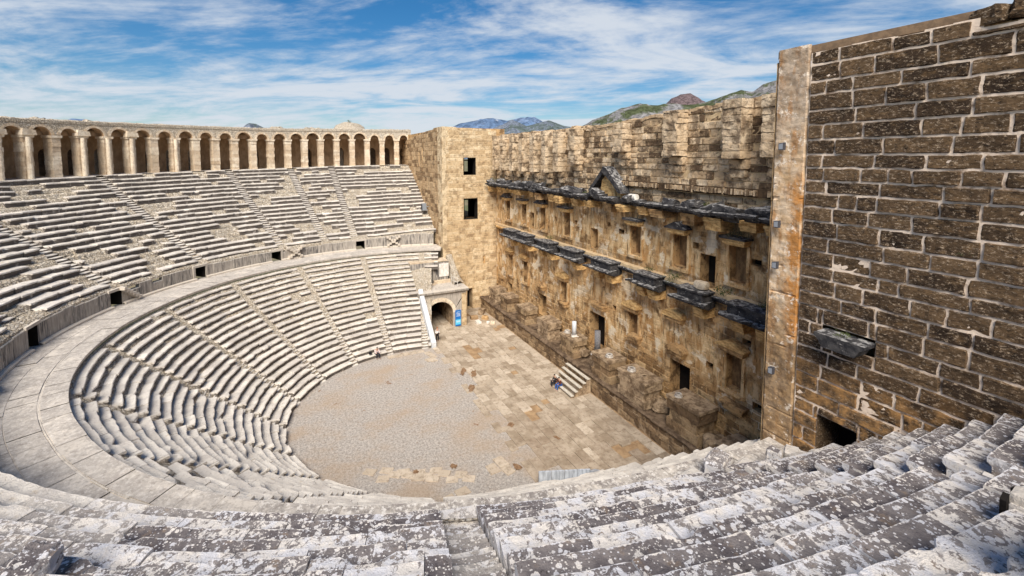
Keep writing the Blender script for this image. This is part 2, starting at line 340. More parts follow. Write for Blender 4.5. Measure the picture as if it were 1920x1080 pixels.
M_MARBLE = simple('white_marble', (0.66, 0.67, 0.68), (0.46, 0.48, 0.50), 2.2, .6, .3, sc=(1, 1, .4), spec=.3)
M_WHITE = simple('white_stone', (0.78, 0.74, 0.68), (0.60, 0.55, 0.48), 3)
M_BASE = simple('grey_base_marble', (0.58, 0.54, 0.48), (0.30, 0.26, 0.22), 5)
M_BLACK = simple('dark_void', (0.012, 0.010, 0.009), (0.02, 0.016, 0.013), 2)
M_PLANK = simple('bleached_plank', (0.66, 0.61, 0.52), (0.44, 0.39, 0.31), 3, sc=(1, 6, 6))
M_GREYCOL = simple('grey_granite', (0.13, 0.13, 0.14), (0.22, 0.21, 0.21), 8)
M_EARTH = simple('earth', (0.40, 0.27, 0.15), (0.28, 0.18, 0.10), 1.5)
def flat(name, c, rough=.7, metal=0):
    k = Mat(name, rough); k.color(k.mix(k.ramp(k.noise(9, 3), .3, .7, 0, .25), c, tuple(x*.6 for x in c))); k.b.inputs['Metallic'].default_value = metal; return k.m
M_LEAF = simple('leaf_green', (0.06, 0.085, 0.03), (0.11, 0.12, 0.045), 5)
M_DRY = simple('dry_weed', (0.17, 0.14, 0.075), (0.10, 0.09, 0.05), 6)
random.seed(5)

# ------------------------------------------------------------------ plan of the theatre (centre of the orchestra = origin)
def itp(t, xs, ys): return float(np.interp(t, xs, ys))
def fR0(t): return itp(t, [0, 140, 155, 170, 187, 200], [11.2, 11.2, 11.6, 12.1, 13.0, 14.3])
def fR1(t): return itp(t, [0, 120, 150, 165, 177, 183, 189, 195, 205], [22.2, 22.2, 22.85, 23.25, 23.9, 24.5, 25.2, 26.2, 27.5])
def fR2(t): return itp(t, [0, 150, 165, 177, 183, 189, 195, 205], [25.5, 25.6, 26.0, 26.6, 27.0, 27.4, 27.9, 28.5])
def fZ2(t): return itp(t, [-20, -10, 0, 60, 90, 150, 165, 178, 186, 192, 200], [11.25, 11.0, 10.75, 10.85, 11.1, 11.25, 11.3, 11.15, 10.75, 10.15, 9.3])
def fZ3(t): return itp(t, [-12, 4, 16, 30, 46, 58, 100, 164, 200], [20.03, 19.88, 19.62, 19.50, 19.28, 19.10, 19.2, 19.4, 19.1])
R3 = 41.0; ZD = 9.0; NL = 20; NU = 20; YT = -8.2
CT = 165.9                                           # angle of the stair below the camera
def pol(r, t, z): a = math.radians(t); return (r*math.cos(a), r*math.sin(a), z)
def nearness(x, y, z):
    d = math.dist((x, y), (-37.3, 7.0)); a = math.degrees(math.atan2(y, x)) % 360
    w = np.clip((23.0-d+3.0*n3(x*.35, y*.35, 2))/7.0, 0, 1)*np.clip((z-9.6)/1.2, 0, 1)
    return float(w)

def seat_profile(run, h, near):
    if near: return [(.12, -h-.05), (.11, -.22), (.01, -.15), (0, -.035), (.018, -.004), (run*.25, 0), (run*.5, 0), (run*.78, 0), (run+.14, -.005)]
    return [(.12, -h-.05), (.11, -.19), (0.0, -.13), (0, -.03), (.03, 0), (run*.55, 0), (run+.14, -.005)]

def tier(parent, nrow, Rf, Zf, run_f, t0, t1, stairs, sw, prob_missing, tname, end_fn=None, seed=1, damage=1.0):
    rng = random.Random(seed)
    for k in range(nrow):
        mb = MB(); rub = []
        tmid = 90
        ta, tb = (t0, t1) if end_fn is None else end_fn(k)
        R_ = Rf(k, tmid); t = ta
        while t < tb-0.15:
            R_ = Rf(k, t)
            p = pol(R_, t, 0); nr = nearness(p[0], p[1], Zf(k, t))
            near = nr > 0.02
            L = rng.uniform(1.3, 2.3) if near else rng.uniform(0.9, 1.9)
            dt = math.degrees(L/R_); te = min(t+dt, tb)
            if te > tb-0.6*dt*0.4: te = tb
            gap = False
            for s_ in stairs:
                g = math.degrees(sw/2/R_)
                if t >= s_-g-1e-6 and t < s_+g-1e-6: t = s_+g; gap = True; break
                if t < s_-g and te > s_-g: te = s_-g
            if gap: continue
            if te-t < 0.02: t = te+1e-4; continue
            # block t..te
            run = run_f(k, t); h = Zf(k, t)-Zf(k-1, t)
            pr = prob_missing(k, 0.5*(t+te), rng)
            r = rng.random()
            if pr > 1 and rng.random() < .8:
                rub.append((t, te, run, h)); t = te; continue
            n = max(2, int(L/(0.13 if near else 0.34))) if te-t > dt*.3 else 2
            dq = damage*(.55 if near else 1.0); dr = rng.gauss(0, .022)*dq; dz = rng.gauss(0, .014 if not near else .030)*dq; tilt = rng.gauss(0, .015 if not near else .03)*dq; sk = rng.gauss(0, .012)*dq
            eps = 0.010/R_*57.3
            prof = seat_profile(run, h, near)
            rows = []
            broke = rng.random()
            for i in range(n+1):
                u = i/n; tt = t+eps+(te-t-2*eps)*u
                Rr = Rf(k, tt); Z = Zf(k, tt)+dz+sk*(u-.5)*2
                x, y, _ = pol(Rr, tt, 0)
                ch = max(0, fbm(x*1.7, y*1.7, k*3.1+seed, 3))*0.10*damage
                c2 = n3(x*.9+50, y*.9, k*1.7)
                if near: ch *= .28
                if c2 > .38: ch += (c2-.38)*(0.8 if not near else (0 if c2 < .5 else .35))*damage
                if i in (0, n): ch += .02
                row = []
                for j, (a, b) in enumerate(prof):
                    w = 1.0 if j in (2, 3, 4) else (0.3 if j in (1, 5) else 0)
                    aa = a + dr + ch*w
                    bb = b + tilt*(a-run/2)
                    if j in (3, 4): bb -= ch*.25
                    if near:
                        g = n3(x*2.3+a*3, y*2.3, a*2.5+k)*.022 + n3(x*7+a*7, y*7, k)*.010
                        bb += g if j >= 3 else 0; aa += g*.9 if j < 6 else 0
                    elif j >= 4: bb += n3(x*1.5, y*1.5, a*2+k)*.012
                    q = pol(Rr+aa, tt, Z+bb); row.append(q)
                rows.append(row)
            n0 = mb.grid(rows, r, nr)
            m = len(prof)
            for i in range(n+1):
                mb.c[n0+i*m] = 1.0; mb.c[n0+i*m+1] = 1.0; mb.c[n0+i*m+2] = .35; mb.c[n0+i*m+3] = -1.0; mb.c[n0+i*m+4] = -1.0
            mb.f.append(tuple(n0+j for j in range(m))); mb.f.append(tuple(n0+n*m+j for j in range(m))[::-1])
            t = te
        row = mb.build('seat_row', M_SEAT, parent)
        if rub:
            mr_ = MB()
            for (a, b, run, h) in rub:
                n = max(2, int((b-a)*R_*math.pi/180/.25)); G = []
                for i in range(n+1):
                    tt = a+(b-a)*i/n; Rr = Rf(k, tt); Z = Zf(k, tt)
                    G.append([pol(Rr+x_*run+.05+.10*n3(tt*1.9, x_, k), tt, Z-h*(1-f_)-.06+.10*n3(Rr*math.cos(math.radians(tt))*2.9, tt*1.9, x_*3+k)) for x_, f_ in ((0, 0), (.22, .12), (.38, .62), (.6, .8), (1.0, .92), (1.3, 1.0))])
                mr_.grid(G, .5, 0)
            mr_.build('rubble_fill', M_RUBBLE, row)
    # stairs
    for s_ in stairs:
        mb = MB()
        for k in range(nrow):
            ta, tb = (t0, t1) if end_fn is None else end_fn(k)
            if not (ta-.5 <= s_ <= tb+.5): continue
            R_ = Rf(k, s_); run = run_f(k, s_); z0 = Zf(k-1, s_); z1 = Zf(k, s_)
            g = math.degrees((sw/2-.012)/R_)
            nr = nearness(*pol(R_, s_, z1))
            m = 6 if nr > .02 else 2
            for st, (ra, rb, zt) in enumerate(((.02, run*.5, z0+.03), (run*.5, run+.02, z0+(z1-z0)*.52))):
                dz = rng.gauss(0, .012)
                G = []
                for i in range(m+1):
                    tt = s_-g+2*g*i/m
                    wear = -.03*(1-abs(2*i/m-1)**2)
                    e = n3(i*.7, k*1.9, st)*.03
                    G.append([pol(R_+ra+.03+e, tt, zt-.28), pol(R_+ra+e, tt, zt-.05+wear), pol(R_+ra+.04+e, tt, zt+dz+wear), pol(R_+(ra+rb)/2, tt, zt+dz+wear*.8), pol(R_+rb+.08, tt, zt+dz)])
                n0 = mb.grid(G, rng.random(), nr*(.55+.4*rng.random()))
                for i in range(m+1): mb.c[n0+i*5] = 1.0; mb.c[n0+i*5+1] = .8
                mb.f.append(tuple(n0+j for j in range(5))); mb.f.append(tuple(n0+m*5+j for j in range(5))[::-1])
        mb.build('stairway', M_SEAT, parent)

def core(parent, Ra, Rb, Za, Zb, t0, t1, off, name='rubble_core', end=None):
    mb = MB(); nt_ = int((t1-t0)/0.8); nr_ = 26; G = []
    for i in range(nt_+1):
        t = t0+(t1-t0)*i/nt_; row = []
        for j in range(nr_+1):
            u = j/nr_; r = Ra(t)+(Rb(t)-Ra(t))*u; z = Za(t)+(Zb(t)-Za(t))*u-off+.05*n3(r*1.3, t*.8, 3)
            row.append(pol(r, t, z))
        G.append(row)
    mb.grid(G); return mb.build(name, M_RUBBLE, parent)

# ------------------------------------------------------------------ ground
gm = MB()
ring = [0, 30, 60, 120, 400, 1200, 4000, 12000]
G = []
for i in range(73):
    t = i*5.0; G.append([pol(max(r, .001), t, -0.12 if r < 60 else -0.12-min(30, (r-60)*.02)) for r in ring])
gm.grid(G, flip=True)
k = Mat('plain', .95); k.color(k.mix(k.ramp(k.noise(.02, 8, .7), .4, .6), (0.12, 0.13, 0.06), (0.22, 0.18, 0.11)))
tag(gm.build('ground', k.m), 'green and brown plain around the theatre, out to the hills', kind='structure')
om = MB(); G = []
for i in range(145):
    t = -30+i*2.5; G.append([pol(min(r, 6.5/max(.05, -math.sin(math.radians(t)))) if math.sin(math.radians(t)) < 0 else r, t, .0+.02*n3(r*.8*math.cos(math.radians(t)), r*.8*math.sin(math.radians(t)), 1)) for r in (0.001, 2, 4, 6, 8, 10, 12, 14, 16)])
om.grid(G, flip=True)
tag(om.build('orchestra_ground', M_GRAVEL), 'round floor of grey gravel and brown earth in front of the seats', kind='structure')
# trodden earth under the stage slabs
em = MB(); G = [[(x, y, -.06+.02*n3(x*.6, y*.6, 0)) for y in np.linspace(-16.1, -2.0, 24)] for x in np.linspace(-25, 34, 80)]
em.grid(G, flip=True)
tag(em.build('stage_ground', M_EARTH), 'brown earth under and beside the stage paving', kind='structure')

# stage paving: slabs laid in rows
pv = MB(); rng = random.Random(21)
x = -24.6
y = -3.4
while y > -13.3:
    wy = rng.uniform(.55, .95); x = -24.7+rng.random()
    while x < 21:
        wx = rng.uniform(.6, 1.6)
        cx, cy = x+wx/2, y-wy/2
        edge = fbm(cx*.35, 1.7, 0)*1.5
        keep = True
        if cy > -4.6+edge*.8 and cx < 9 and cx > -8 and rng.random() < .55: keep = False
        if cx < -4 and cy > -5 and rng.random() < .3: keep = False
        hole = n3(cx*.35+3, cy*.35, 9)
        if hole > .5: keep = False
        if keep:
            r = rng.random()*.8; white = rng.random()
            dark = np.clip((-2-cx)/14+fbm(cx*.25, cy*.25, 5)*.9, 0, 1)
            z = .035+rng.gauss(0, .008)+.02*n3(cx*.4, cy*.4, 2)
            g = .012
            n0 = len(pv.v)
            pts = [(x+g, y-g), (x+wx-g, y-g), (x+wx-g, y-wy+g), (x+g, y-wy+g)]
            pts = [(a+rng.gauss(0, .012), b+rng.gauss(0, .012)) for a, b in pts]
            rv = 1.0 if white < .05 else r*(1-.85*dark)
            q = 0.0 if white < .05 else float(dark*.35*rng.random())
            for a, b in pts: pv.vert((a, b, z+rng.gauss(0, .004)), rv, q)
            for a, b in pts: pv.vert((a, b, z-.09), rv, q)
            pv.f += [(n0+3, n0+2, n0+1, n0)] + [(n0+i, n0+(i+1) % 4, n0+4+(i+1) % 4, n0+4+i) for i in range(4)]
        x += wx
    y -= wy
tag(pv.build('stage_pavement', M_STAGE), 'uneven rectangular paving slabs of the stage floor', kind='structure')
def slab_patch(name, pts, label, seed):
    mb = MB(); rg = random.Random(seed)
    for (cx, cy, wx, wy, rz, wh) in pts:
        a = math.radians(rz); n0 = len(mb.v); ca, sa = math.cos(a), math.sin(a)
        m = [(-wx/2, -wy/2), (wx/2*rg.uniform(.8, 1), -wy/2), (wx/2, wy/2*rg.uniform(.7, 1)), (-wx/2*rg.uniform(.8, 1), wy/2)]
        z = .05+rg.gauss(0, .01)
        for u, v in m: mb.vert((cx+u*ca-v*sa, cy+u*sa+v*ca, z), wh, 0)
        for u, v in m: mb.vert((cx+u*ca-v*sa, cy+u*sa+v*ca, z-.09), wh, 0)
        mb.f += [(n0, n0+1, n0+2, n0+3)]+[(n0+(i+1) % 4, n0+i, n0+4+i, n0+4+(i+1) % 4) for i in range(4)]
    return tag(mb.build(name, M_STAGE), label, 'paving')
rg = random.Random(3)
slab_patch('paving_slabs', [(-6.8-.52*i+rg.gauss(0, .1)-.6*j*.9, 6.2-1.02*i-.35*j+rg.gauss(0, .06), .85, .6, 62+rg.gauss(0, 6), rg.uniform(.5, 1)) for i in range(6) for j in range(3) if rg.random() > .12],
           'broken patch of tan paving slabs lying in the gravel near the lowest seats', 4)
slab_patch('paving_slabs', [(-9.9, -2.2, 1.1, .75, 10, .7), (-10.3, -1.4, 1.0, .8, 8, .6), (-10.9, -2.3, .8, .7, 15, .65)], 'small cluster of lifted slabs at the corner between gravel and stage paving', 5)
slab_patch('paving_slabs', [(9.6-.9*i, -2.6-.2*(i % 2), .85, .7, 12, .95) for i in range(3)]+[(10.5, -2.0+.8*i, .7, .7, 5+3*i, .9) for i in range(5)]+[(8.0, -2.2, .8, .7, 20, .9)], 'pale slabs at the far edge of the gravel below the white ramp', 6)
slab_patch('paving_slabs', [(-11.9+.25*i, 3.2-1.0*i, .75, .9, 12, .5) for i in range(3)], 'row of flat slabs at the foot of the near stairway', 7)

ep = MB(); rg = random.Random(14)
for (x, y, rx_, ry_, a) in ((3.9, -4.5, .8, .26, -.5), (3.0, -5.3, .7, .24, -.5), (.6, -4.1, .6, .30, -.6), (-6.3, -4.8, .30, .24, 0), (-8.9, .9, .26, .20, .3), (-8.3, 3.4, .22, .18, 0), (-10.9, -3.0, .35, .2, .3), (-9.4, -7.2, .3, .15, .2)):
    n0 = len(ep.v); n = 40; big = rx_ > 1.4
    for i in range(n):
        t = 2*math.pi*i/n; q = 1+.55*n3(math.cos(t)*1.3+x, math.sin(t)*1.3+y, 3)+.45*n3(math.cos(t)*4+x, math.sin(t)*4+y, 3)+.3*n3(math.cos(t)*9+x, math.sin(t)*9+y, 3)
        u, v = rx_*q*math.cos(t), ry_*q*math.sin(t); ep.vert((x+u*math.cos(a)-v*math.sin(a), y+u*math.sin(a)+v*math.cos(a), .075), .5, 0)
    ep.f.append(tuple(range(n0, n0+n)))
tag(ep.build('bare_earth', simple('damp_brown_earth', (0.17, 0.095, 0.05), (0.30, 0.19, 0.11), 3.5)), 'small damp brown patches of bare earth on the gravel and paving', kind='stuff')

# ------------------------------------------------------------------ lower seating
low = empty('lower_seating'); tag(low, 'lower block of pale weathered stone seat rows curving round the gravel orchestra', 'seating')
def lR(k, t): return fR0(t)+(fR1(t)-fR0(t))*k/NL
def lZ(k, t): return 0.03+(ZD-.03)*(k+1)/(NL+1) if k >= 0 else 0.03
def lRun(k, t): return (fR1(t)-fR0(t))/NL
stL = [CT-20*i for i in range(0, 10)]; stL[-1] = -13.5
def lend(k):
    a = -math.degrees(math.asin(3.25/lR(k, 0))) if k <= 15 else -19.3
    b = itp(k, [0, 6, 12, 20], [196, 198, 199.5, 200])
    return a, b
def miss_low(k, t, rg):
    v = fbm(t*.11, k*.35, 7, 2)
    if k >= 10 and 120 < t < 160 and v > .33: return 2
    return 2 if v > .62 else 0
tier(low, NL, lR, lZ, lRun, -17, 198, stL, .72, miss_low, 'low', lend, 11, 1.15)
core(low, fR0, fR1, lambda t: 0.2, lambda t: ZD, -17, 198, .35)

# ------------------------------------------------------------------ walkway between the tiers
dz_ = MB(); rng = random.Random(8)
bandr = [0, .95, 1.03, 2.15, 3.6]
for bi in range(4):
    t = -20.2
    joint = (bi == 1)
    while t < 201:
        L = rng.uniform(.7, 1.5) if not joint else 1.2
        R_ = fR1(t)+bandr[bi]; te = t+math.degrees(L/R_); n = 2; G = []
        z = ZD+rng.gauss(0, .012)- (.012 if joint else 0); r = rng.random(); g = 0.012/R_*57.3
        for i in range(n+1):
            tt = t+g+(te-t-2*g)*i/n
            a = fR1(tt)+bandr[bi]+.012; b = fR1(tt)+bandr[bi+1]-.012
            if bi == 3: b = max(a+.2, fR2(tt)+.4)
            if bi == 0: a -= .10
            zz = z-.22 if bi == 0 else z-.06
            G.append([pol(a+.05, tt, zz), pol(a, tt, z-.03), pol(a+.02, tt, z), pol((a+b)/2, tt, z+.01*n3(tt*.7, bi, 0)), pol(b, tt, z), pol(b, tt, z-.06)])
        px__ = pol(fR1(t)+1, t, 0)
        q0 = len(dz_.v); nn = max(.45 if t > 60 else .2, float(np.clip((22-math.dist(px__[:2], (-37.3, 7.0)))/6, 0, 1)))
        for w_ in range(18): dz_.c[q0+w_] = nn
        dz_.grid(G, r, (.55+.45*n3(t*.2, 5, 0) if rng.random() < .85 else .1) if joint else 0.0)
        t = te
mo = MB(); G = []
for i in range(160):
    t = -20.2+i*221.7/159; G.append([pol(fR1(t)+.02, t, ZD-.025), pol(fR2(t)+.5, t, ZD-.025)])
mo.grid(G, .5, .0)
wk = tag(dz_.build('walkway', M_DIAZ), 'broad pale paved walkway between the lower and upper seats', kind='structure')
mo.build('joint_filling', M_DIAZ, wk)

# ------------------------------------------------------------------ retaining wall of the upper tier
rw = empty('retaining_wall'); tag(rw, 'dark streaked slab wall at the back of the walkway, below the upper seats', 'wall')
doorsT = [4.6, 28.0, 47.2, 66.8, 86.0, 106, 126, 146]
wb_ = MB(); cap = MB(); base = MB(); fill = MB(); rng = random.Random(31)
t = -17.6
while t < 199:
    R_ = fR2(t); L = rng.uniform(.8, 1.7); te = min(t+math.degrees(L/R_), 199.2)
    hit = None
    for d in doorsT:
        g = math.degrees(.55/R_)
        if t >= d-g-1e-6 and t < d+g-1e-6: hit = d+g
        elif t < d-g and te > d-g: te = d-g
    if hit: t = hit; continue
    if te-t < .05: t = te+1e-3; continue
    r = rng.random(); zt = fZ2(t)-.55+rng.gauss(0, .05); dr = rng.gauss(0, .03)
    if rng.random() < .12 and 8 < t < 150: zt -= rng.uniform(.2, .6)
    if -17 < t < 2: zt = fZ2(t)-.45
    n = 3; G = []; pz_ = pol(R_, t, 0); nr = nearness(pz_[0], pz_[1], 10.5)
    for i in range(n+1):
        tt = t+.03+(te-t-.06)*i/n; Rr = fR2(tt)+dr+.02*n3(tt, 0, 3)
        G.append([pol(Rr, tt, ZD-.05), pol(Rr+.01, tt, ZD+(zt-ZD)*.5), pol(Rr, tt, zt-.05), pol(Rr+.04, tt, zt), pol(Rr+.45, tt, zt), pol(Rr+.47, tt, ZD)])
    n0 = wb_.grid(G, r, nr*.0)
    wb_.f.append(tuple(n0+j for j in range(6))); wb_.f.append(tuple(n0+n*6+j for j in range(6))[::-1])
    # small base course
    G = []
    for i in range(n+1):
        tt = t+.05+(te-t-.1)*i/n; Rr = fR2(tt)-.30+.03*n3(tt*2, 1, 3)
        G.append([pol(Rr, tt, ZD-.05), pol(Rr, tt, ZD+.14), pol(Rr+.05, tt, ZD+.18), pol(Rr+.31, tt, ZD+.19)])
    n0 = base.grid(G, rng.random(), 1.0); base.f.append(tuple(n0+j for j in range(4))); base.f.append(tuple(n0+n*4+j for j in range(4))[::-1])
    t = te
wb_.build('wall_slabs', M_ORTHO, rw); base.build('base_course', M_ORTHO, rw)
G = []
for i in range(420):
    t = -17.6+i*216.6/419; z = fZ2(t)
    skip = any(abs(t-d) < 1.35 for d in doorsT)
    G.append([pol(fR2(t)+.06+.05*n3(t*.9, 0, 0), t, z-.62), pol(fR2(t)+.10+.08*n3(t*.9, 1, 0), t, z-.42+.06*n3(t*1.7, 2, 0)), pol(fR2(t)+.30, t, z-.30+.06*n3(t*2.1, 3, 0)), pol(fR2(t)+.75, t, z-.12)])
fill.grid(G); fill.build('rubble_course', M_RUBBLE, rw)
for d in doorsT:
    o = MB(); R_ = fR2(d); g = math.degrees(.55/R_)
    a = pol(R_+.02, d-g, ZD); b = pol(R_+.02, d+g, ZD); zt = fZ2(d)-.62
    A = pol(R_+2.5, d-g, ZD); B = pol(R_+2.5, d+g, ZD)
    o.grid([[(a[0], a[1], ZD), (a[0], a[1], zt)], [(A[0], A[1], ZD), (A[0], A[1], zt)], [(B[0], B[1], ZD), (B[0], B[1], zt)], [(b[0], b[1], ZD), (b[0], b[1], zt)]])
    o.grid([[(a[0], a[1], zt-.001), (b[0], b[1], zt-.001)], [(A[0], A[1], zt-.001), (B[0], B[1], zt-.001)]])
    dr = o.build('doorway', M_BLACK, rw)
    o = MB()
    def fr(s, t_, w): q = pol(R_-.06+w, d+math.degrees(s/R_), t_); return q
    o.prism([(-.80, zt), (.80, zt), (.78, zt+.20), (-.78, zt+.22)], 0, .6, fr, .6, .6)
    if d < 60:
        o.prism([(-.78, ZD), (-.56, ZD), (-.56, zt-.004), (-.78, zt-.004)], 0, .5, fr, .2, .5); o.prism([(.56, ZD), (.78, ZD), (.78, zt-.004), (.56, zt-.004)], 0, .5, fr, .2, .5)
    o.build('door_frame', M_ORTHO, dr)
# little stairs built against the wall
for (ts, sgn) in ((-6.8, 1), (-3.6, -1), (24.5, -1), (21.6, 1), (62.5, 1), (100.0, 1)):
    o = MB(); R_ = fR2(ts)
    for i in range(6):
        tt = ts+sgn*i*math.degrees(.30/R_); g = math.degrees(.15/R_)
        zt = ZD+.19+(i+1)*.22
        G = [[pol(R_-.48, tt-g, zt-.24), pol(R_-.5, tt-g, zt), pol(R_+.02, tt-g, zt)], [pol(R_-.48, tt+g, zt-.24), pol(R_-.5, tt+g, zt), pol(R_+.02, tt+g, zt)]]
        n0 = o.grid(G, .8, 1.0); zb = pol(R_+.02, tt-g, zt-.24); zb2 = pol(R_+.02, tt+g, zt-.24)
        a_ = o.vert(zb, .8, 1); b_ = o.vert(zb2, .8, 1)
        o.f += [(n0, n0+1, n0+2, a_), (n0+3, b_, n0+5, n0+4), (n0, a_, b_, n0+3)]
    o.build('wall_steps', M_ORTHO, rw)

o = MB()
for i in range(6):
    g = 1.12; ra = fR2(CT)-1.15+.26*i; zt = ZD+(fZ2(CT)-.2-ZD)*(i+1)/6
    G = [[pol(ra, CT+d, zt-.45), pol(ra, CT+d, zt), pol(ra+.3 if i < 5 else ra+.9, CT+d, zt)] for d in (-g, 0, g)]
    n0 = o.grid(G, random.random(), .6)
    b_ = [o.vert(pol(ra, CT+d, ZD), .5, .4) for d in (-g, g)]; c__ = [o.vert(pol(ra+.3, CT+d, ZD), .5, .4) for d in (-g, g)]
    o.f += [(b_[0], n0+1, n0+2, c__[0]), (b_[1], c__[1], n0+8, n0+7)]
o.build('wall_steps', M_SEAT, rw)

# ------------------------------------------------------------------ upper seating
up = empty('upper_seating'); tag(up, 'upper block of worn seat rows with broken gaps, between walkway and arcade', 'seating')
def uRun(k, t): return (R3-(fR2(t)+.3))/NU
def uR(k, t): return fR2(t)+.3+uRun(0, t)*k
def uZ(k, t):
    if k < 0: return fZ2(t)-.45
    return fZ2(t)+(fZ3(t)-fZ2(t))*k/(NU-1)*1.0
stU = [184.3, CT]+[CT-20*i for i in range(2, 9)]+[14.3]; stU = sorted(set(stU), reverse=True)
def uend(k):
    R_ = uR(k, 0); a = math.degrees(math.asin(YT/R_))+.15; Rn = uR(k, 190); b = 180-math.degrees(math.asin(YT/Rn))-.2
    return a, b
def miss_up(k, t, rg):
    v = fbm(t*.10+3, k*.30, 2, 3)
    hi = .27 if t < 110 else .5
    near = t > 128
    if near: return 2 if fbm(t*.3, k*.5, 5, 2) > .8 else 0
    if v > hi+.06*math.sin(k): return 2
    if rg.random() < (.12 if k > 11 else .07): return 2
    return 0
tier(up, NU, uR, uZ, uRun, -12, 196, stU, 1.02, miss_up, 'up', uend, 23, 1.35)
core(up, lambda t: fR2(t)+.2, lambda t: R3+.1, lambda t: fZ2(t)-.2, fZ3, -17, 199, .42)
# strip of floor in front of the arcade and under the camera
sf = MB(); G = []
for i in range(240):
    t = -11.6+i*(191-(-11.6)+1)/239; G.append([pol(R3-.1+r, t, fZ3(t)+.02*n3(t*2, r, 0)-(.0 if r < 5 else 0)) for r in (0, .4, .8, 1.5, 3, 4.6)])
sf.grid(G, .3, 0); sf.build('gallery_floor', M_SEAT, up)

# ------------------------------------------------------------------ arcade gallery
ga = empty('arcade_gallery'); tag(ga, 'curved stone arcade of rounded arches on square piers crowning the upper seats', 'arcade')
BAY = 3.30; GR = R3+.35; T0 = -12.15; NB = 27
HS = 4.15; HT = 5.95
rng = random.Random(77)
def gf(tc): return lambda s, t_, w: pol(GR+w, tc+math.degrees(s/GR), fZ3(tc)+t_)
for b in range(NB):
    tcb = T0+BAY*(b+.5); Wb = math.radians(BAY)*GR/2
    ra = rng.choice((.72, .80, .84, .88)) if b > 2 else .62
    if b in (3, 6): ra = .92
    fr = gf(tcb); z0 = fZ3(tcb)
    # pier at the left edge of the bay
    tp = T0+BAY*b; P = MB(); fp = gf(tp); pw = Wb-.80
    nh = 9
    for i in range(nh):
        za = -.15+i*(HS+.1)/nh; zb = -.15+(i+1)*(HS+.1)/nh
        e = rng.gauss(0, .025); w0 = pw+rng.gauss(0, .02)
        P.prism([(-w0, za+.01), (w0, za+.01), (w0, zb-.01), (-w0, zb-.01)], e-.02, 1.15, fp, rng.random(), 0)
    P.prism([(-pw+.03, -.15), (pw-.03, -.15), (pw-.03, HS), (-pw+.03, HS)], 0.02, 1.14, fp, .4, 0)
    P.build('pier', M_PIER, ga)
    c_ = MB(); c_.prism([(-pw-.10, HS-.05), (pw+.10, HS-.05), (pw+.14, HS+.20), (-pw-.14, HS+.20)], -.14, 1.2, fp, .9, 0)
    if b > 14 and b % 2 == 0 or b > 20:
        c_.prism([(-pw-.25, HS+.2), (pw+.2, HS+.2), (pw+.12, HS+.85), (-pw-.15, HS+.7)], -.32, .5, fp, .95, 0)
    c_.build('impost', M_PIER, ga)
    if b > 13 and rng.random() < .75:          # half column standing before the pier
        q = MB(); q.tube(fp(pw*.3, -.1, -.26), fp(pw*.3, HS, -.24), .24, .20, 10, .95); q.build('half_column', M_PIER, ga)
    # arch panel with semicircular opening
    A = MB(); n = 14; top = HT+fbm(b*.9, 1, 0)*.12
    prof = [(-Wb, HS+.2)]
    arc = [(ra*math.cos(math.pi-math.pi*i/n), HS+.2+ra*1.05*math.sin(math.pi*i/n)) for i in range(n+1)]
    for w, fl in ((0.0, False), (1.15, True)):
        G1 = []
        for i, (s, t_) in enumerate(arc):
            u = i/n; ss = -Wb+2*Wb*u
            tt = top+.07*n3(tcb+ss, 5, 0) if w == 0 else top
            G1.append([fr(s, t_, w), fr((s+ss)/2, (t_+tt)/2+.12*(1-abs(2*u-1)), w), fr(ss, tt, w)])
        A.grid(G1, rng.random(), 0, flip=fl)
        # lower corners
        for (sa, sb) in ((-Wb, -ra), (ra, Wb)):
            pts = [fr(sa, HS+.2, w), fr(sb, HS+.2, w)]
            k0 = len(A.v)
            if sa < 0: tri = [fr(-Wb, HS+.2, w), fr(-ra, HS+.2, w), fr(-Wb, top, w)]
            else: tri = [fr(ra, HS+.2, w), fr(Wb, HS+.2, w), fr(Wb, top, w)]
            for q in tri: A.vert(q, .5, 0)
            A.f.append((k0, k0+1, k0+2) if not fl else (k0+2, k0+1, k0))
    A.build('arch_wall', M_GRUB, ga)
    S = MB(); S.grid([[fr(s, t_, 0), fr(s, t_, 1.15)] for s, t_ in arc], .5, 0)
    fl_ = [(-Wb, -ra), (ra, Wb)]
    for sa, sb in fl_: S.grid([[fr(sa, HS+.2, 0), fr(sa, HS+.2, 1.15)], [fr(sb, HS+.2, 0), fr(sb, HS+.2, 1.15)]], .5, 0)
    S.build('arch_soffit', M_INNER, ga)
    # voussoir rim
    V = MB()
    for i in range(9):
        a0 = math.pi*i/9+.012; a1 = math.pi*(i+1)/9-.012; r1 = ra+.02; r2 = ra+.30+rng.gauss(0, .03)
        y_ = HS+.2
        V.prism([(r1*math.cos(a0), y_+r1*1.05*math.sin(a0)), (r2*math.cos(a0), y_+r2*math.sin(a0)), (r2*math.cos(a1), y_+r2*math.sin(a1)), (r1*math.cos(a1), y_+r1*1.05*math.sin(a1))], -.03-.02*rng.random(), .1, fr, rng.random(), 0)
    V.build('arch_ring', M_PIER, ga)
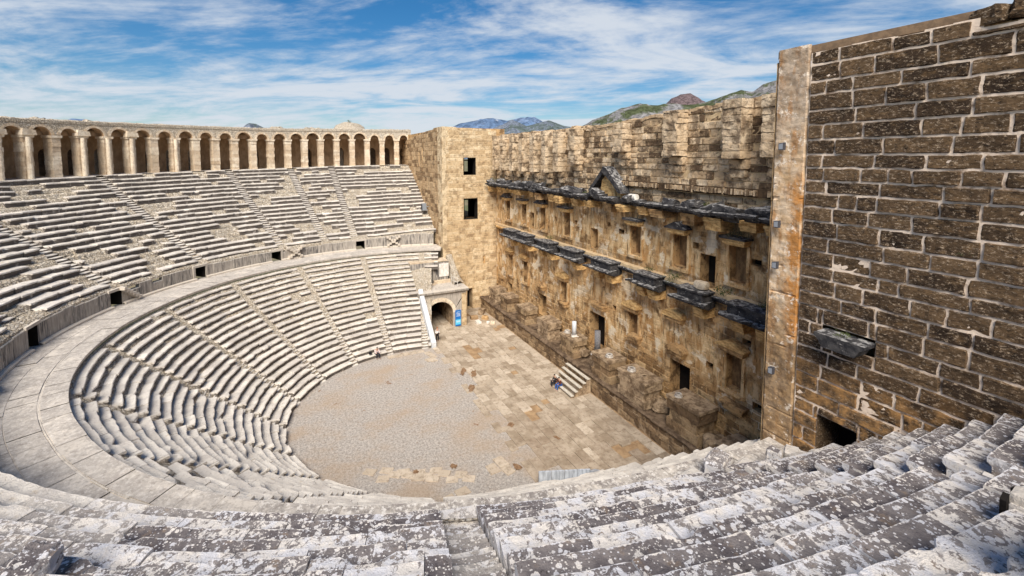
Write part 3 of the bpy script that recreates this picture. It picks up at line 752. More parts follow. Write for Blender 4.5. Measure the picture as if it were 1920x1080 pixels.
# back wall with narrow arched doors, vault, top
bw = MB(); vt = MB(); tp_ = MB(); dk = MB()
Tend = T0+BAY*NB; rng = random.Random(9)
for b in range(NB):
    tcb = T0+BAY*(b+.5); Wb = math.radians(BAY)*(GR+4.2)/2; z0 = fZ3(tcb)
    def fb(s, t_, w): return pol(GR+4.2+w, tcb+math.degrees(s/(GR+4.2)), z0+t_)
    opn = b in (4, 8, 10, 12, 13, 16)
    kind = rng.random()
    if kind < .55 or opn:
        dw = .55; dh = 2.3; sx = rng.uniform(-.3, .3)
        n = 8; arc = [(sx+dw*math.cos(math.pi-math.pi*i/n), dh+dw*1.3*math.sin(math.pi*i/n)) for i in range(n+1)]
        G1 = [[fb(s, t_, 0), fb(-Wb+2*Wb*i/n, HT-.2, 0)] for i, (s, t_) in enumerate(arc)]
        bw.grid(G1, .5, 0)
        bw.grid([[fb(-Wb, -.2, 0), fb(-Wb, HT-.2, 0)], [fb(sx-dw, -.2, 0), fb(sx-dw, dh, 0)]], .5, 0); bw.grid([[fb(sx+dw, -.2, 0), fb(sx+dw, dh, 0)], [fb(Wb, -.2, 0), fb(Wb, HT-.2, 0)]], .5, 0)
        full = [(sx-dw, -.2)]+arc+[(sx+dw, -.2)]
        bw.grid([[fb(s, t_, 0), fb(s, t_, .9)] for s, t_ in full], .5, 0)
        if not opn:
            k0 = len(dk.v)
            for s, t_ in full: dk.vert(fb(s, t_, .9), .5, 0)
            dk.f.append(tuple(range(k0, len(dk.v))))
    else:
        bw.grid([[fb(-Wb, -.2, 0), fb(-Wb, HT-.2, 0)], [fb(Wb, -.2, 0), fb(Wb, HT-.2, 0)]], .5, 0)
bw.build('back_wall', M_INNER, ga)
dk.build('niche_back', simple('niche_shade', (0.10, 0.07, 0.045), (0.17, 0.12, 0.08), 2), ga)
G = []
for i in range(NB*3+1):
    t = T0+BAY*NB*i/(NB*3); z0 = fZ3(t); row = []
    for j in range(9):
        a = math.pi*j/8; row.append(pol(GR+1.15+1.52-1.52*math.cos(a), t, z0+HS+.25+1.45*math.sin(a)))
    G.append(row)
vt.grid(G, .5, 0, flip=True); vt.build('vault', M_INNER, ga)
G = []
for i in range(NB*10+1):
    t = T0+BAY*NB*i/(NB*10); z0 = fZ3(t)+HT
    row = []
    for j, (w, dzz) in enumerate(((-.06, -.35), (-.10, -.05), (-.02, .02), (.6, .0), (1.6, .12), (3.2, .14), (4.7, .1), (5.2, -.1), (5.2, -6.6))):
        jit = .14*n3(t*1.6, w, 4)+.10*abs(n3(t*5.1, w*2, 4)) if 1 < j < 7 else .03*n3(t*3, w, 2)
        row.append(pol(GR+w, t, z0+dzz+jit))
    G.append(row)
tp_.grid(G, .5, 0); tp_.build('parapet', M_GRUB, ga)
for t, s in ((50, .3), (43.7, .3), (15.3, .5), (9, .4), (7.5, .2)):
    r_ = MB(); r_.rock(pol(GR+3.2, t, fZ3(t)+HT+.12), (2.0*s+.6, 1.4*s+.8, .8*s+.2), math.radians(t*3), 7, .22, .7, 0, t, rnd=.6)
    r_.build('rubble_heap', M_GRUB, ga)
# ruined dome of masonry behind the arcade with a small plant
dm = MB(); G = []
cx, cy, cz = pol(GR+3.4, .9, fZ3(1)+HT)
for i in range(17):
    row = []
    for j in range(9):
        a = 2*math.pi*i/16; e = math.pi/2*j/8
        rr = (2.7+.35*n3(math.cos(a)*1.5, math.sin(a)*1.5, j*.5)) * math.cos(e)**.8
        row.append((cx+rr*.8*math.cos(a), cy+rr*math.sin(a), cz-.3+1.65*math.sin(e)*(1+.12*n3(a, e*2, 3))))
    G.append(row)
dm.grid(G, .8, 0); do = dm.build('masonry_mound', M_GRUB); tag(do, 'rounded mound of pale rubble on top of the arcade, the only one of its size', 'ruin')

def shrub(name, c, size, label, mat=M_LEAF, n=260, cat='plant', stems=True, seed=0, flatz=.8, leaf=.07):
    rg = random.Random(seed); root = empty(name, c)
    mb = MB()
    cl_ = [(rg.gauss(0, .35), rg.gauss(0, .35), rg.uniform(.2, .9)) for _ in range(7)]
    for i in range(n):
        a = rg.choice(cl_); p = Vector((a[0]+rg.gauss(0, .22), a[1]+rg.gauss(0, .22), max(0, a[2]+rg.gauss(0, .2))))*size; p.z *= flatz
        d = Vector((rg.gauss(0, 1), rg.gauss(0, 1), rg.gauss(.4, 1))).normalized(); e = d.orthogonal().normalized(); L = leaf*size*rg.uniform(.7, 1.6)
        k0 = len(mb.v); 
        for q in (p-e*L*.35, p+d*L, p+e*L*.35, p-d*L*.6): mb.vert(q, rg.random(), 0)
        mb.f.append((k0, k0+1, k0+2, k0+3))
    mb.build('foliage', mat, root)
    if stems:
        s = MB()
        for a in cl_: s.tube((a[0]*.1*size, a[1]*.1*size, -.02), (a[0]*size, a[1]*size, a[2]*size*flatz), .012*size, .006*size, 5)
        s.build('stem', M_DRY, root)
    return tag(root, label, cat)
shrub('weed', (cx, cy, cz+1.35), .55, 'small dark plant growing on the tip of the rubble mound', seed=2)
shrub('bush', pol(GR+2.5, 57.0, fZ3(57)+HT+.1), 1.1, 'low green bush on the roof at the left end of the arcade', seed=3, n=400)

# ------------------------------------------------------------------ masonry with real blocks
def masonry(name, parent, O, U, N, Wd, top, course, lens, holes=(), seed=1, mat=None, mortar=None, z0=0.0, relief=.035, rough=.02, dens=.35, ins=.05, msk=None, jit=1.0, rel=None, gap=.012, ej=1.0, mq=0.0):
    """front face of a wall: blocks as relief over a mortar sheet; holes = (u0,u1,z0,z1)"""
    O = Vector(O); U = Vector(U); N = Vector(N); rng = random.Random(seed)
    T = (lambda u: top) if isinstance(top, (int, float)) else top
    tmax = max(T(Wd*i/60) for i in range(61))
    def P(u, z, d): return O+U*u+N*d+Vector((0, 0, z))
    mb = MB(); z = z0
    while z < tmax-.12:
        ch = course*rng.uniform(.86, 1.14)
        if z+ch > tmax: ch = tmax-z
        u = -rng.random()*lens[0]
        while u < Wd:
            L = rng.uniform(*lens)
            if rng.random() < .12: L *= .5
            a, b = max(u, 0), min(u+L, Wd); u += L
            if b-a < .08: continue
            spans = [(a, b, z, z+ch)]
            zc = z+ch/2
            for (h0, h1, k0, k1) in holes:
                if z+ch <= k0 or z >= k1: continue
                ns = []
                for (p, q, e0, e1) in spans:
                    if q <= h0 or p >= h1: ns.append((p, q, e0, e1)); continue
                    if h0-p > .06: ns.append((p, h0, e0, e1))
                    if q-h1 > .06: ns.append((h1, q, e0, e1))
                    m0, m1 = max(p, h0), min(q, h1)
                    if m1-m0 > .08:
                        if e1-k1 > .07: ns.append((m0, m1, max(e0, k1), e1))
                        if k0-e0 > .07: ns.append((m0, m1, e0, min(e1, k0)))
                spans = ns
            for (p, q, zlo, zhi) in spans:
                tt = T((p+q)/2); zt = min(zhi, tt+rng.gauss(0, .05) if tt < tmax-.01 else tt)
                if zt-zlo < .06: continue
                r = rng.random(); mv = msk((p+q)/2, zc) if msk else 0.0
                rl = (rel((p+q)/2, zc) if rel else 1.0)
                d0 = (relief+rng.gauss(0, relief*.35)*jit)*rl
                nx = max(2, int((q-p)/dens)+1); nz = max(1, int((zt-zlo)/dens)+1)
                xs = [p+gap, p+ins+gap]+[p+ins+gap+(q-p-2*ins-2*gap)*i/nx for i in range(1, nx)]+[q-ins-gap, q-gap] if q-p > 4*ins else [p+gap, (p+q)/2, q-gap]
                zs = [zlo+gap, zlo+ins+gap]+[zlo+ins+gap+(zt-zlo-2*ins-2*gap)*i/nz for i in range(1, nz)]+[zt-ins-gap, zt-gap] if zt-zlo > 4*ins else [zlo+gap, (zlo+zt)/2, zt-gap]
                G = []
                sd_ = seed*3.7
                for i, zz in enumerate(zs):
                    row = []
                    for j, uu in enumerate(xs):
                        e = (i in (0, len(zs)-1)) or (j in (0, len(xs)-1))
                        dd = -.02 if e else d0+(n3(uu*2.2, zz*2.6, sd_)*rough*1.6+n3(uu*7, zz*8, sd_)*rough)*(.4+.6*rl)
                        o1 = n3(uu*3.1, zz*3.1, sd_+5)*.03*ej if e else 0
                        row.append(P(uu+o1*(1 if 0 < i < len(zs)-1 else .5), zz+n3(uu*2.7, zz*2, sd_+9)*.02*ej*(1 if e else 0), dd))
                    G.append(row)
                mb.grid(G, r, mv)
        z += ch
    # orientation: make faces look along N
    if (U.cross(Vector((0, 0, 1)))).dot(N) < 0: mb.f = [f[::-1] for f in mb.f]
    bl = mb.build('ashlar_blocks', mat, parent)
    bl.name = name
    # mortar sheet with the openings left out
    us = sorted(set([0, Wd]+[x for h in holes for x in h[:2] if 0 < x < Wd]+[Wd*i/24 for i in range(1, 24)])); zs = sorted(set([z0, tmax]+[x for h in holes for x in h[2:] if z0 < x < tmax]))
    mo = MB()
    for i in range(len(us)-1):
        for j in range(len(zs)-1):
            uc, zc = (us[i]+us[i+1])/2, (zs[j]+zs[j+1])/2
            if any(h[0] < uc < h[1] and h[2] < zc < h[3] for h in holes): continue
            za, zb = zs[j], min(zs[j+1], T(uc)-.04)
            if zb <= za: continue
            mo.grid([[P(us[i], za, -.004), P(us[i+1], za, -.004)], [P(us[i], zb, -.004), P(us[i+1], zb, -.004)]], .5, mq)
    mo.build('mortar', mortar, bl)
    return bl
def opening(name, parent, O, U, N, h, depth, matside, back=True, arch=False, z_add=0):
    O = Vector(O); U = Vector(U); N = Vector(N)
    def P(u, z, d): return O+U*u-N*d+Vector((0, 0, z))
    u0, u1, z0, z1 = h; o = MB()
    o.grid([[P(u0, z0, -.03), P(u0, z0, depth)], [P(u0, z1, -.03), P(u0, z1, depth)], [P(u1, z1, -.03), P(u1, z1, depth)], [P(u1, z0, -.03), P(u1, z0, depth)], [P(u0, z0, -.03), P(u0, z0, depth)]], .5, 0)
    ob = o.build(name, matside, parent)
    if back:
        b = MB(); b.grid([[P(u0, z0, depth), P(u1, z0, depth)], [P(u0, z1, depth), P(u1, z1, depth)]], .5, 0); b.build('dark_interior', M_BLACK if back is True else back, ob)
    return ob

# ------------------------------------------------------------------ near tower (right)
nt_ = empty('near_tower'); tag(nt_, 'huge dark brown block-built tower flank filling the right side, pale mortar joints', 'tower')
XC = -24.8
doorN = (2.35-1.4, 3.75-1.4, 8.6, 11.05)      # u measured from the edge of the quoin strip, going towards the camera
masonry('tower_wall', nt_, (XC-1.4, YT, 0), (-1, 0, 0), (0, 1, 0), 17.0, lambda u: 25.45+.12*n3(u*.8, 1, 1)-(.25 if 5 < u < 6.3 else 0), .575, (.9, 1.9), [doorN, (.95, 2.75, 14.1, 14.75)], 3, M_NEAR, M_MORTAR, z0=5.0, relief=.05, rough=.030, dens=.15, ins=.03,
        msk=lambda u, z: float(np.clip((13.7-z+1.2*n3(u*.7, z*.4, 3))/1.5, 0, 1)*np.clip((5.8-u*.55)/2, 0, 1)), gap=.031, ej=2.8)
opening('doorway', nt_, (XC-1.4, YT, 0), (-1, 0, 0), (0, 1, 0), doorN, 1.6, M_NEAR)
q = MB(); G = []
for j in range(420):
    z = 0+j*25.75/419
    G.append([(XC+.0-.10+.05*n3(0, z*1.4, 2)+.03*n3(0, z*5, 2), YT-1.5, z), (XC-.03+.05*n3(0, z*1.4, 2)+.05*n3(0, z*5, 2), YT-.05+.04*n3(1, z*3, 2), z)]+
             [(XC-.1-x_, YT+.05+.035*n3(x_*2, z*1.7, 7)+.022*n3(x_*6, z*6, 7)-(.05*(n3(x_*.7, round(z*1.74)*1.7, 4) > .12) if .0 < (z*1.74+.05*n3(x_*2, z*.3, 3)) % 1 < .11 and z < 20.5 else 0), z) for x_ in (.03, .17, .32, .47, .62, .77, .92, 1.07, 1.2)]+[(XC-1.37+.02*n3(z*2, 0, 0), YT-.03, z)])
q.grid(G, .5, 0); q.build('corner_strip', M_QUOIN, nt_)
b_ = MB(); b_.box(-43.4, XC-.1, -17.0, YT-1.7, 0, 25.2); b_.box(-43.4, XC-1.4, YT-1.7, YT-.03, 25.0, 25.2); b_.build('tower_core', M_ASH, nt_)
masonry('stage_side_wall', nt_, (XC, -16.1, 0), (0, 1, 0), (1, 0, 0), 7.9, 25.3, .56, (.8, 1.6), (), 5, M_ASH, M_TMORTAR, dens=.5)
c_ = MB(); c_.box(-31.1, XC+.02, YT-1.6, YT-.10, 25.42, 25.72); c_.build('roof_slab', simple('brown_concrete', (0.30, 0.20, 0.12), (0.20, 0.135, 0.085), 3, d=.03), nt_)
for i in range(13):
    r_ = MB(); rg = random.Random(i); x = -31.3-.75*i
    r_.rock((x, YT-.45+rg.gauss(0, .1), 25.42+rg.uniform(.0, .14)), (.85, .8, .5+rg.random()*.2), rg.gauss(0, .2), 5, .09, rg.random(), 0, i); r_.build('loose_top_stone', M_NEAR, nt_)
r_ = MB(); r_.rock((-32.1, YT-.3, 25.83), (.65, .6, .34), .1, 5, .05, .5, 0, 4); r_.build('loose_top_stone', M_WHITE, nt_)
# carved bracket let into the tower wall
br = MB()
def fbk(s, t_, w): return (XC-s, YT+w, t_)
br.prism([(2.45, 14.62), (4.15, 14.62), (4.15, 14.50), (4.0, 14.40), (3.85, 14.12), (2.75, 14.12), (2.6, 14.38), (2.45, 14.5)], -.1, .75, fbk, .5, 0)
br.build('console_block', M_DARK, nt_)
shrub('moss', (XC-3.3, YT+.35, 14.7), .38, 'green moss tuft growing on the black console block of the right tower', n=160, stems=False, flatz=.35, seed=8)
shrub('moss', (-31.05, YT+.06, 18.25), .25, 'tiny green fern growing from a joint of the brown tower wall', n=60, stems=False, flatz=.6, seed=9)

# ------------------------------------------------------------------ stage building back wall
XE = 21.3; YS = -16.1
sw_ = empty('stage_wall'); tag(sw_, 'long tan stage wall with two ragged black cornices, doorways and small pediments', 'wall')
def su(x): return XE-x        # u measured from the far end towards the camera
holes = []
def H(x0, x1, z0, z1): holes.append((su(x1), su(x0), z0, z1)); return holes[-1]
dl = [H(7.2, 9.0, 2.6, 5.1), H(-3.6, -1.2, 2.6, 6.1), H(-13.8, -11.8, 2.6, 5.5), H(16.2, 17.5, 2.6, 4.3)]
wl = [H(10.3, 11.2, 12.6, 14.6), H(-2.3, -1.2, 12.4, 14.4), H(-15.7, -14.4, 12.2, 14.4)]
sl = [H(-14.2, -13.7, 14.65, 15.1), H(-4.2, -3.7, 14.9, 15.3), H(-6.1, -5.4, 14.5, 14.9), H(-19.1, -18.3, 14.4, 14.8), H(5.2, 5.6, 14.3, 14.7), H(9.4, 9.8, 14.5, 14.9), H(12.0, 12.3, 14.4, 14.8), H(1.2, 1.6, 14.4, 14.8), H(-15.8, -15.2, 6.2, 6.7), H(-18.6, -18.0, 9.0, 9.4), H(-19.8, -18.9, 5.0, 5.5), H(-5.2, -4.7, 7.2, 7.7)]
nl_ = []
for x in (17.2, 12.6, 8.0, 2.9, -7.7, -12.6, -17.5): nl_.append(H(x-.65, x+.65, 13.0, 15.55))
for x, zt in ((12.3, 8.2), (3.4, 7.9), (-7.6, 7.9), (-17.5, 8.2), (16.4, 8.2)): nl_.append(H(x-.6, x+.6, 5.6, zt))
def wtop(u):
    x = XE-u
    b = 24.25 if x > -2 else (24.25+(-2-x)*.05)
    return b+.16*n3(x*.7, 3, 3)+(.25*n3(x*1.6, 8, 3) if x > -3 else 0)
def pm(u, z):
    v = np.clip((z-4.2+2.0*n3(u*.25, 2, 2))/1.6, 0, 1)*np.clip((17.6-z)/.5, 0, 1)
    v *= np.clip(1.25-abs(z-12.1)*0+0, 0, 1)
    if 11.2 < z < 12.9: v *= .35
    return float(v*np.clip(.95+.9*fbm(u*.22, z*.35, 6), 0, 1))
masonry('lower_masonry', sw_, (XE, YS, 0), (-1, 0, 0), (0, 1, 0), XE-XC, 17.7, .50, (.7, 1.5), holes, 7, M_ASH, M_ASH, mq=.85, dens=.45, relief=.04, rough=.03, msk=pm, rel=lambda u, z: 1-.8*pm(u, z), ins=.05)
masonry('upper_masonry', sw_, (XE, YS-.02, 0), (-1, 0, 0), (0, 1, 0), XE-XC, wtop, .52, (.6, 1.5), (), 9, M_ASHUP, M_TMORTAR, z0=17.7, dens=.3, relief=.08, rough=.055, jit=1.5, ins=.05)
for i, h in enumerate(dl): opening('doorway', sw_, (XE, YS, 0), (-1, 0, 0), (0, 1, 0), h, 1.1, M_ASH)
for i, h in enumerate(wl): opening('window', sw_, (XE, YS, 0), (-1, 0, 0), (0, 1, 0), h, .9, M_ASH, back=M_INNER if i != 2 else True)
for i, h in enumerate(sl): opening('beam_hole', sw_, (XE, YS, 0), (-1, 0, 0), (0, 1, 0), h, .5, M_ASH)
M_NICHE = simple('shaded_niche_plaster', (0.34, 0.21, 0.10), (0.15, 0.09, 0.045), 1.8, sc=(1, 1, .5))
for i, h in enumerate(nl_):
    ob = opening('niche', sw_, (XE, YS, 0), (-1, 0, 0), (0, 1, 0), h, .55, M_ASH, back=M_NICHE)
    f_ = MB()
    for (a, b) in ((h[0]-.22, h[0]-.01), (h[1]+.01, h[1]+.22)): f_.box(XE-b, XE-a, YS-.02, YS+.17, h[2]-.1, h[3]-.02, .9, .9)
    f_.box(XE-h[1]-.3, XE-h[0]+.3, YS-.02, YS+.26, h[2]-.32, h[2]-.11, .8, .5); f_.build('niche_frame', M_ASH, ob)
sb = MB(); sb.box(XC-.05, XE+.3, -19.0, YS-1.3, 0, 24.0); sb.build('wall_core', M_ASH, sw_)
sb = MB(); sb.box(XC-.05, XE+.05, YS-1.3, YS-.06, 17.6, 24.0); sb.box(XC, XE, YS-1.3, YS-.06, 9.5, 12.1); sb.build('wall_core', M_ASH, sw_)
# ragged coping of the wall
cp = MB(); G = []
for i in range(300):
    u = (XE-XC)*i/299; z = wtop(u); j1 = .10*n3(u*2.5, 1, 1)
    G.append([(XE-u, YS+.10+.08*n3(u*1.2, 9, 1), z-.22+j1), (XE-u, YS+.08+.08*n3(u*1.7, 9, 1), z+.02+j1), (XE-u, YS-.5, z+.10+.12*n3(u*1.1, 5, 1)), (XE-u, YS-1.5, z+.05), (XE-u, YS-3.0, z-.2)])
cp.grid(G, .3, 0); cp.build('wall_coping', M_ASHUP, sw_)
# piers on the upper part
rng = random.Random(4)
def fst(x): return lambda s, t_, w: (x-s, YS+w, t_)
for x, zb, zt, wd in ((-19.9, 21.3, 25.0, .45), (-17.4, 21.2, 25.0, .7), (-12.2, 21.4, 24.75, .7), (-6.2, 21.8, 24.2, .65), (.8, 20.6, 24.15, .6), (3.8, 19.8, 24.0, .5), (6.4, 19.6, 24.2, .5), (9.0, 19.6, 24.1, .5), (11.8, 19.6, 24.2, .5), (14.5, 19.6, 24.1, .5), (17.4, 19.6, 24.2, .5), (19.8, 19.6, 24.2, .4)):
    pz2 = MB(); z = zb
    while z < zt-.1:
        hh = min(rng.uniform(.4, .62), zt-z); e = rng.gauss(0, .03)
        pz2.rock((x+rng.gauss(0, .02), YS+.45+e, z+hh/2), (wd*2*rng.uniform(.9, 1.08), 1.35, hh*1.0), 0, 5, .06, rng.uniform(.55, 1), 0, z+x, rnd=.07); z += hh
    pz2.build('wall_pier', M_ASHUP, sw_)
    e_ = MB(); e_.rock((x, YS+.2, zb-.35), (wd*1.9, .6, .6), 0, 4, .08, .4, 0, x); e_.rock((x+.1, YS+.12, zb-.95), (wd*1.8, .45, .55), 0, 4, .08, .6, 0, x+3); e_.build('pier_corbel', M_ASHUP, sw_)
# row of socket holes (rebated strip of small teeth)
th = MB()
for i in range(150):
    x = -5.0-i*.135+rng.gauss(0, .015)
    if x < -20.6: x = 20-(i-115)*.35
    if n3(x*.6, 3, 3) > .45: continue
    hgt = .34+rng.gauss(0, .05)
    th.box(x-.045, x+.045, YS+.0, YS+.42+rng.random()*.04, 19.05-hgt/2, 19.05+hgt/2, rng.random())
th.build('socket_teeth', M_ASHUP, sw_)
st_ = MB(); st_.box(-20.7, -5.0, YS-.01, YS+.29, 18.78, 19.3, .1)
st_.build('socket_band', simple('dark_socket_band', (0.05, 0.032, 0.02), (0.11, 0.07, 0.04), 3), sw_)  # dark band colour stands in for the depth of the socket holes

# projecting cornices
def corn_block(parent, x0, x1, z0, z1, dep, seed, mat=M_DARK, slab=True, name='cornice_block'):
    mb = MB(); rg = random.Random(seed); w = x1-x0; zc = z1-z0
    fr = lambda s, t_, w_: (x0+s, YS+w_, t_)
    # moulded profile (depth, z) swept along x, with returns
    prof = [(0, z0), (dep*.62, z0), (dep*.66, z0+zc*.25), (dep*.80, z0+zc*.34), (dep*.84, z0+zc*.5), (dep, z0+zc*.62), (dep*1.02, z0+zc*.92), (dep*.93, z1), (dep*.4, z1+.03), (0, z1)]
    n = max(6, int(w/.22)); G = []
    for i in range(n+1):
        u = i/n; row = []
        for j, (d, z) in enumerate(prof):
            infl = (d/dep)
            inset = (1-infl)*.30*dep if dep > .9 else 0
            xx = x0+inset+(w-2*inset)*u
            br_ = max(0, fbm(xx*1.3, seed, 4)-.05)*.45*dep*(1 if j in (4, 5, 6, 7) else .2)
            row.append((xx+.03*n3(z*5, xx, seed), YS-.05+max(0, d-br_)+.03*n3(xx*4, z*4, seed), z+.035*n3(xx*2.5, d*3, seed+2)))
        G.append(row)
    n0 = mb.grid(G, .5, 0); m = len(prof)
    mb.f.append(tuple(n0+j for j in range(m))); mb.f.append(tuple(n0+n*m+j for j in range(m))[::-1])
    return mb.build(name, mat, parent)
LC = [(13.4, 16.0), (9.6, 12.2), (4.4, 7.1), (-.5, 2.1), (-5.9, -3.2), (-11.2, -9.0), (-15.8, -13.7), (-20.6, -17.9)]
for i, (a, b) in enumerate(LC):
    o = corn_block(sw_, a-.55, b+.55, 10.82, 11.32, 1.95+.1*math.sin(i*2), 10+i)
    mb = MB(); rgb = random.Random(i+3); cxm = (a+b)/2
    mb.rock((cxm, YS+.72, 11.62), (b-a+.15, 1.45, .62), rgb.gauss(0, .02), 6, .04, .5, 0, i, rx=rgb.gauss(0, .03), rnd=.05)
    mb.rock((cxm, YS+.74, 11.95), (b-a+.4, 1.62, .12), rgb.gauss(0, .02), 6, .03, .5, 0, i+5, rnd=.05); mb.build('block_top', M_DARK, o)
    # remains of the ochre architrave below
    for s in ((0, 1) if i % 3 else (1,)):
        x = a+.45 if s else b-.5
        mb = MB(); 
        for k_ in range(3): mb.box(x-.42, x+.42, YS-.02, YS+1.25-.09*k_, 10.58-.24*k_, 10.81-.24*k_, .5)
        mb.build('architrave_piece', M_TAN, sw_)
xs = sorted([x for p in LC for x in p]); 
for i in range(len(LC)-1):
    a = LC[i+1][1]; b = LC[i][0]
    corn_block(sw_, a-.1, b+.1, 11.35, 11.72, .62, 40+i)
corn_block(sw_, 16.0, 20.6, 11.4, 11.7, .55, 51, M_TAN)
lg = MB(); G = []
for i in range(160):
    x = XE-(XE-XC)*i/159
    G.append([(x, YS+.34+.06*n3(x*1.5, 0, 2), 11.70), (x, YS+.32+.06*n3(x*1.5, 0, 2), 11.98+.04*n3(x*2, 4, 2)), (x, YS+.1, 12.06), (x, YS-.1, 12.10)])
lg.grid(G, 1, 0); lg.build('ledge', M_TMORTAR, sw_)
# upper cornice: continuous broken slabs on ochre blocks
UC = [20.3, 18.2, 16.3, 14.2, 12.2, 9.7, 7.2, 5.0, 2.7, .4, -2.2, -4.7, -7.0, -9.2, -11.3, -14.0, -16.4, -18.6, -20.6, -23.0]
rng = random.Random(12)
for i, x in enumerate(UC):
    w = rng.uniform(.8, 1.25); zb = 16.35+.35*rng.random(); dp = rng.uniform(1.3, 1.7) if i % 2 == 0 else rng.uniform(.8, 1.3); w *= 1.15
    mb = MB(); nn = 3
    for k_ in range(nn):
        z1 = 17.28-(17.28-zb)*k_/nn; z0_ = 17.28-(17.28-zb)*(k_+1)/nn
        mb.box(x-w/2+.04*k_, x+w/2-.04*k_, YS-.02, YS+dp-.07*k_, z0_+.012, z1, rng.random())
    mb.build('carved_corbel', M_TAN if rng.random() < .75 else M_ASH, sw_)
i = 0; x = 20.9
while x > XC+.3:
    w = rng.uniform(1.1, 2.6); near_ = any(abs(x-w/2-c) < .9 for c in UC[::2])
    x1 = x; x0 = max(x-w, XC); 
    corn_block(sw_, x0+.02, x1-.02, 17.2+rng.gauss(0, .05), 17.78+rng.gauss(0, .08), (2.15 if near_ else 1.65)+rng.gauss(0, .2), 80+i, name='cornice_slab')
    if rng.random() < .92:
        mb = MB(); hh = rng.uniform(.4, .8)
        mb.rock(((x0+x1)/2+rng.gauss(0, .2), YS+rng.uniform(.7, 1.15), 17.62+hh/2), (rng.uniform(.9, 1.7), rng.uniform(.8, 1.4), hh), rng.gauss(0, .25), 4, .10, .5, 0, i, rx=rng.gauss(0, .2), ry=rng.gauss(0, .28)); mb.build('cornice_fragment', M_DARK, sw_)
    x = x0; i += 1
# aedicule pediments (upper and lower order)
def pediment(x, z, w, dep, mat, cap, seed, kind='tri'):
    mb = MB(); fr = fst(x)
    hh = w*.24
    if kind == 'tri': poly = [(-w/2, z), (w/2, z), (w/2, z+.10), (0, z+.10+hh), (-w/2, z+.10)]
    elif kind == 'round': poly = [(-w/2, z), (w/2, z)]+[(w/2*math.cos(a), z+.10+hh*math.sin(a)) for a in [math.pi*i/8 for i in range(9)]]
    else: poly = [(-w/2, z), (w/2, z), (w/2, z+.16), (-w/2, z+.2)]
    mb.prism(poly, -.05, dep, fr, .5, 0)
    o = mb.build('pediment', cap, sw_)
    b = MB(); b.prism([(-w*.42, z-.30), (w*.42, z-.30), (w*.44, z-.012), (-w*.44, z-.012)], -.05, dep*.82, fr, .5, 0); b.prism([(-w*.38, z-.42), (w*.38, z-.42), (w*.39, z-.312), (-w*.39, z-.312)], -.05, dep*.7, fr, .7, 0)
    b.build('entablature', mat, o)
for i, (x, kd) in enumerate(((17.2, 'tri'), (12.6, 'flat'), (8.0, 'tri'), (2.9, 'flat'), (-7.7, 'flat'), (-12.6, 'tri'), (-17.5, 'flat'))): pediment(x, 15.95, 1.95, .85, M_TAN, M_DARK, i, kd)
for i, (x, z, kd, w) in enumerate(((16.4, 8.8, 'tri', 1.7), (12.3, 8.8, 'tri', 1.7), (3.4, 8.4, 'round', 1.8), (-3.0, 7.2, 'flat', 2.0), (-7.6, 8.4, 'round', 1.9), (-12.4, 9.1, 'round', 1.9), (-17.5, 8.6, 'tri', 2.2), (-12.7, 6.5, 'round', 1.7), (3.2, 5.6, 'flat', 1.4), (-8.1, 5.9, 'flat', 1.2), (-17.8, 4.7, 'flat', 1.8), (8.0, 6.2, 'round', 1.5))): pediment(x, z, w, .7, M_ASH, M_ASH if z < 8 else M_TAN, i+20, kd)
# tall broken pediment in the middle
mp_ = empty('gable'); mp_.parent = sw_
g = MB(); fr = fst(-4.3)
g.prism([(-2.35, 18.25), (-2.2, 17.95), (-.1, 19.95), (.05, 20.5), (-.15, 20.45)], .1, .95, fr, .5, 0)
g.prism([(.0, 20.5), (-.1, 19.98), (1.1, 19.2), (2.2, 18.2), (2.55, 18.2), (2.3, 18.75), (1.3, 19.6), (.5, 20.35)], .1, 1.15, fr, .5, 0)
g.build('raking_cornice', M_DARK, mp_)
g = MB(); g.prism([(-1.0, 17.65), (1.2, 17.65), (1.0, 19.15), (.0, 19.9), (-.8, 19.2)], .0, .55, fr, .5, 0); g.prism([(-2.0, 17.65), (-1.5, 17.65), (-1.5, 18.3), (-2.0, 18.1)], 0, .7, fr, .7, 0); g.prism([(1.5, 17.65), (2.1, 17.65), (2.1, 18.2), (1.5, 18.5)], 0, .7, fr, .7, 0); g.build('tympanum', M_TAN, mp_)
g = MB(); g.tube((-7.6, YS+.75, 17.95), (-8.4, YS+.75, 18.0), .3, .27, 12); o = g.build('column_drum', M_WHITE); tag(o, 'grey white column drum lying on the upper black cornice', 'column drum')
for i, (x, y, z, sz, lb) in enumerate(((19.9, YS+.8, 17.7, 1.3, 'large drooping weed at the far end of the upper cornice'), (-1.5, YS+.5, 17.8, .7, 'green tuft on the upper cornice left of the tall gable'), (-15.2, YS+.6, 17.75, .7, 'green tuft on the upper cornice beside the angled black blocks'), (-18.9, YS+.8, 17.8, .6, 'green tuft on the upper cornice nearest the right tower'),
      (5.5, YS+.6, 12.2, .7, 'small bush on the lower ledge above the third black block from the far end'), (-12.2, YS+.7, 12.0, .9, 'spreading weed on the lower ledge beside the small grey stone box'), (-16.9, YS+.55, 12.0, .9, 'spreading green weed on the lower ledge between the two nearest black blocks'), (-9.9, YS+.6, 12.1, .6, 'green tuft on the lower ledge above the stairs'), (-17.5, YS+.55, 16.1, .9, 'dark weed on the small pediment nearest the right tower'), (-20.0, YS+.9, 12.2, .6, 'flat green tuft on the last black block by the right tower'))):
    shrub('weed', (x, y, z), sz, lb, M_DRY if i in (0, 8) else M_LEAF, n=260 if i == 0 else 170, seed=30+i, flatz=.55)
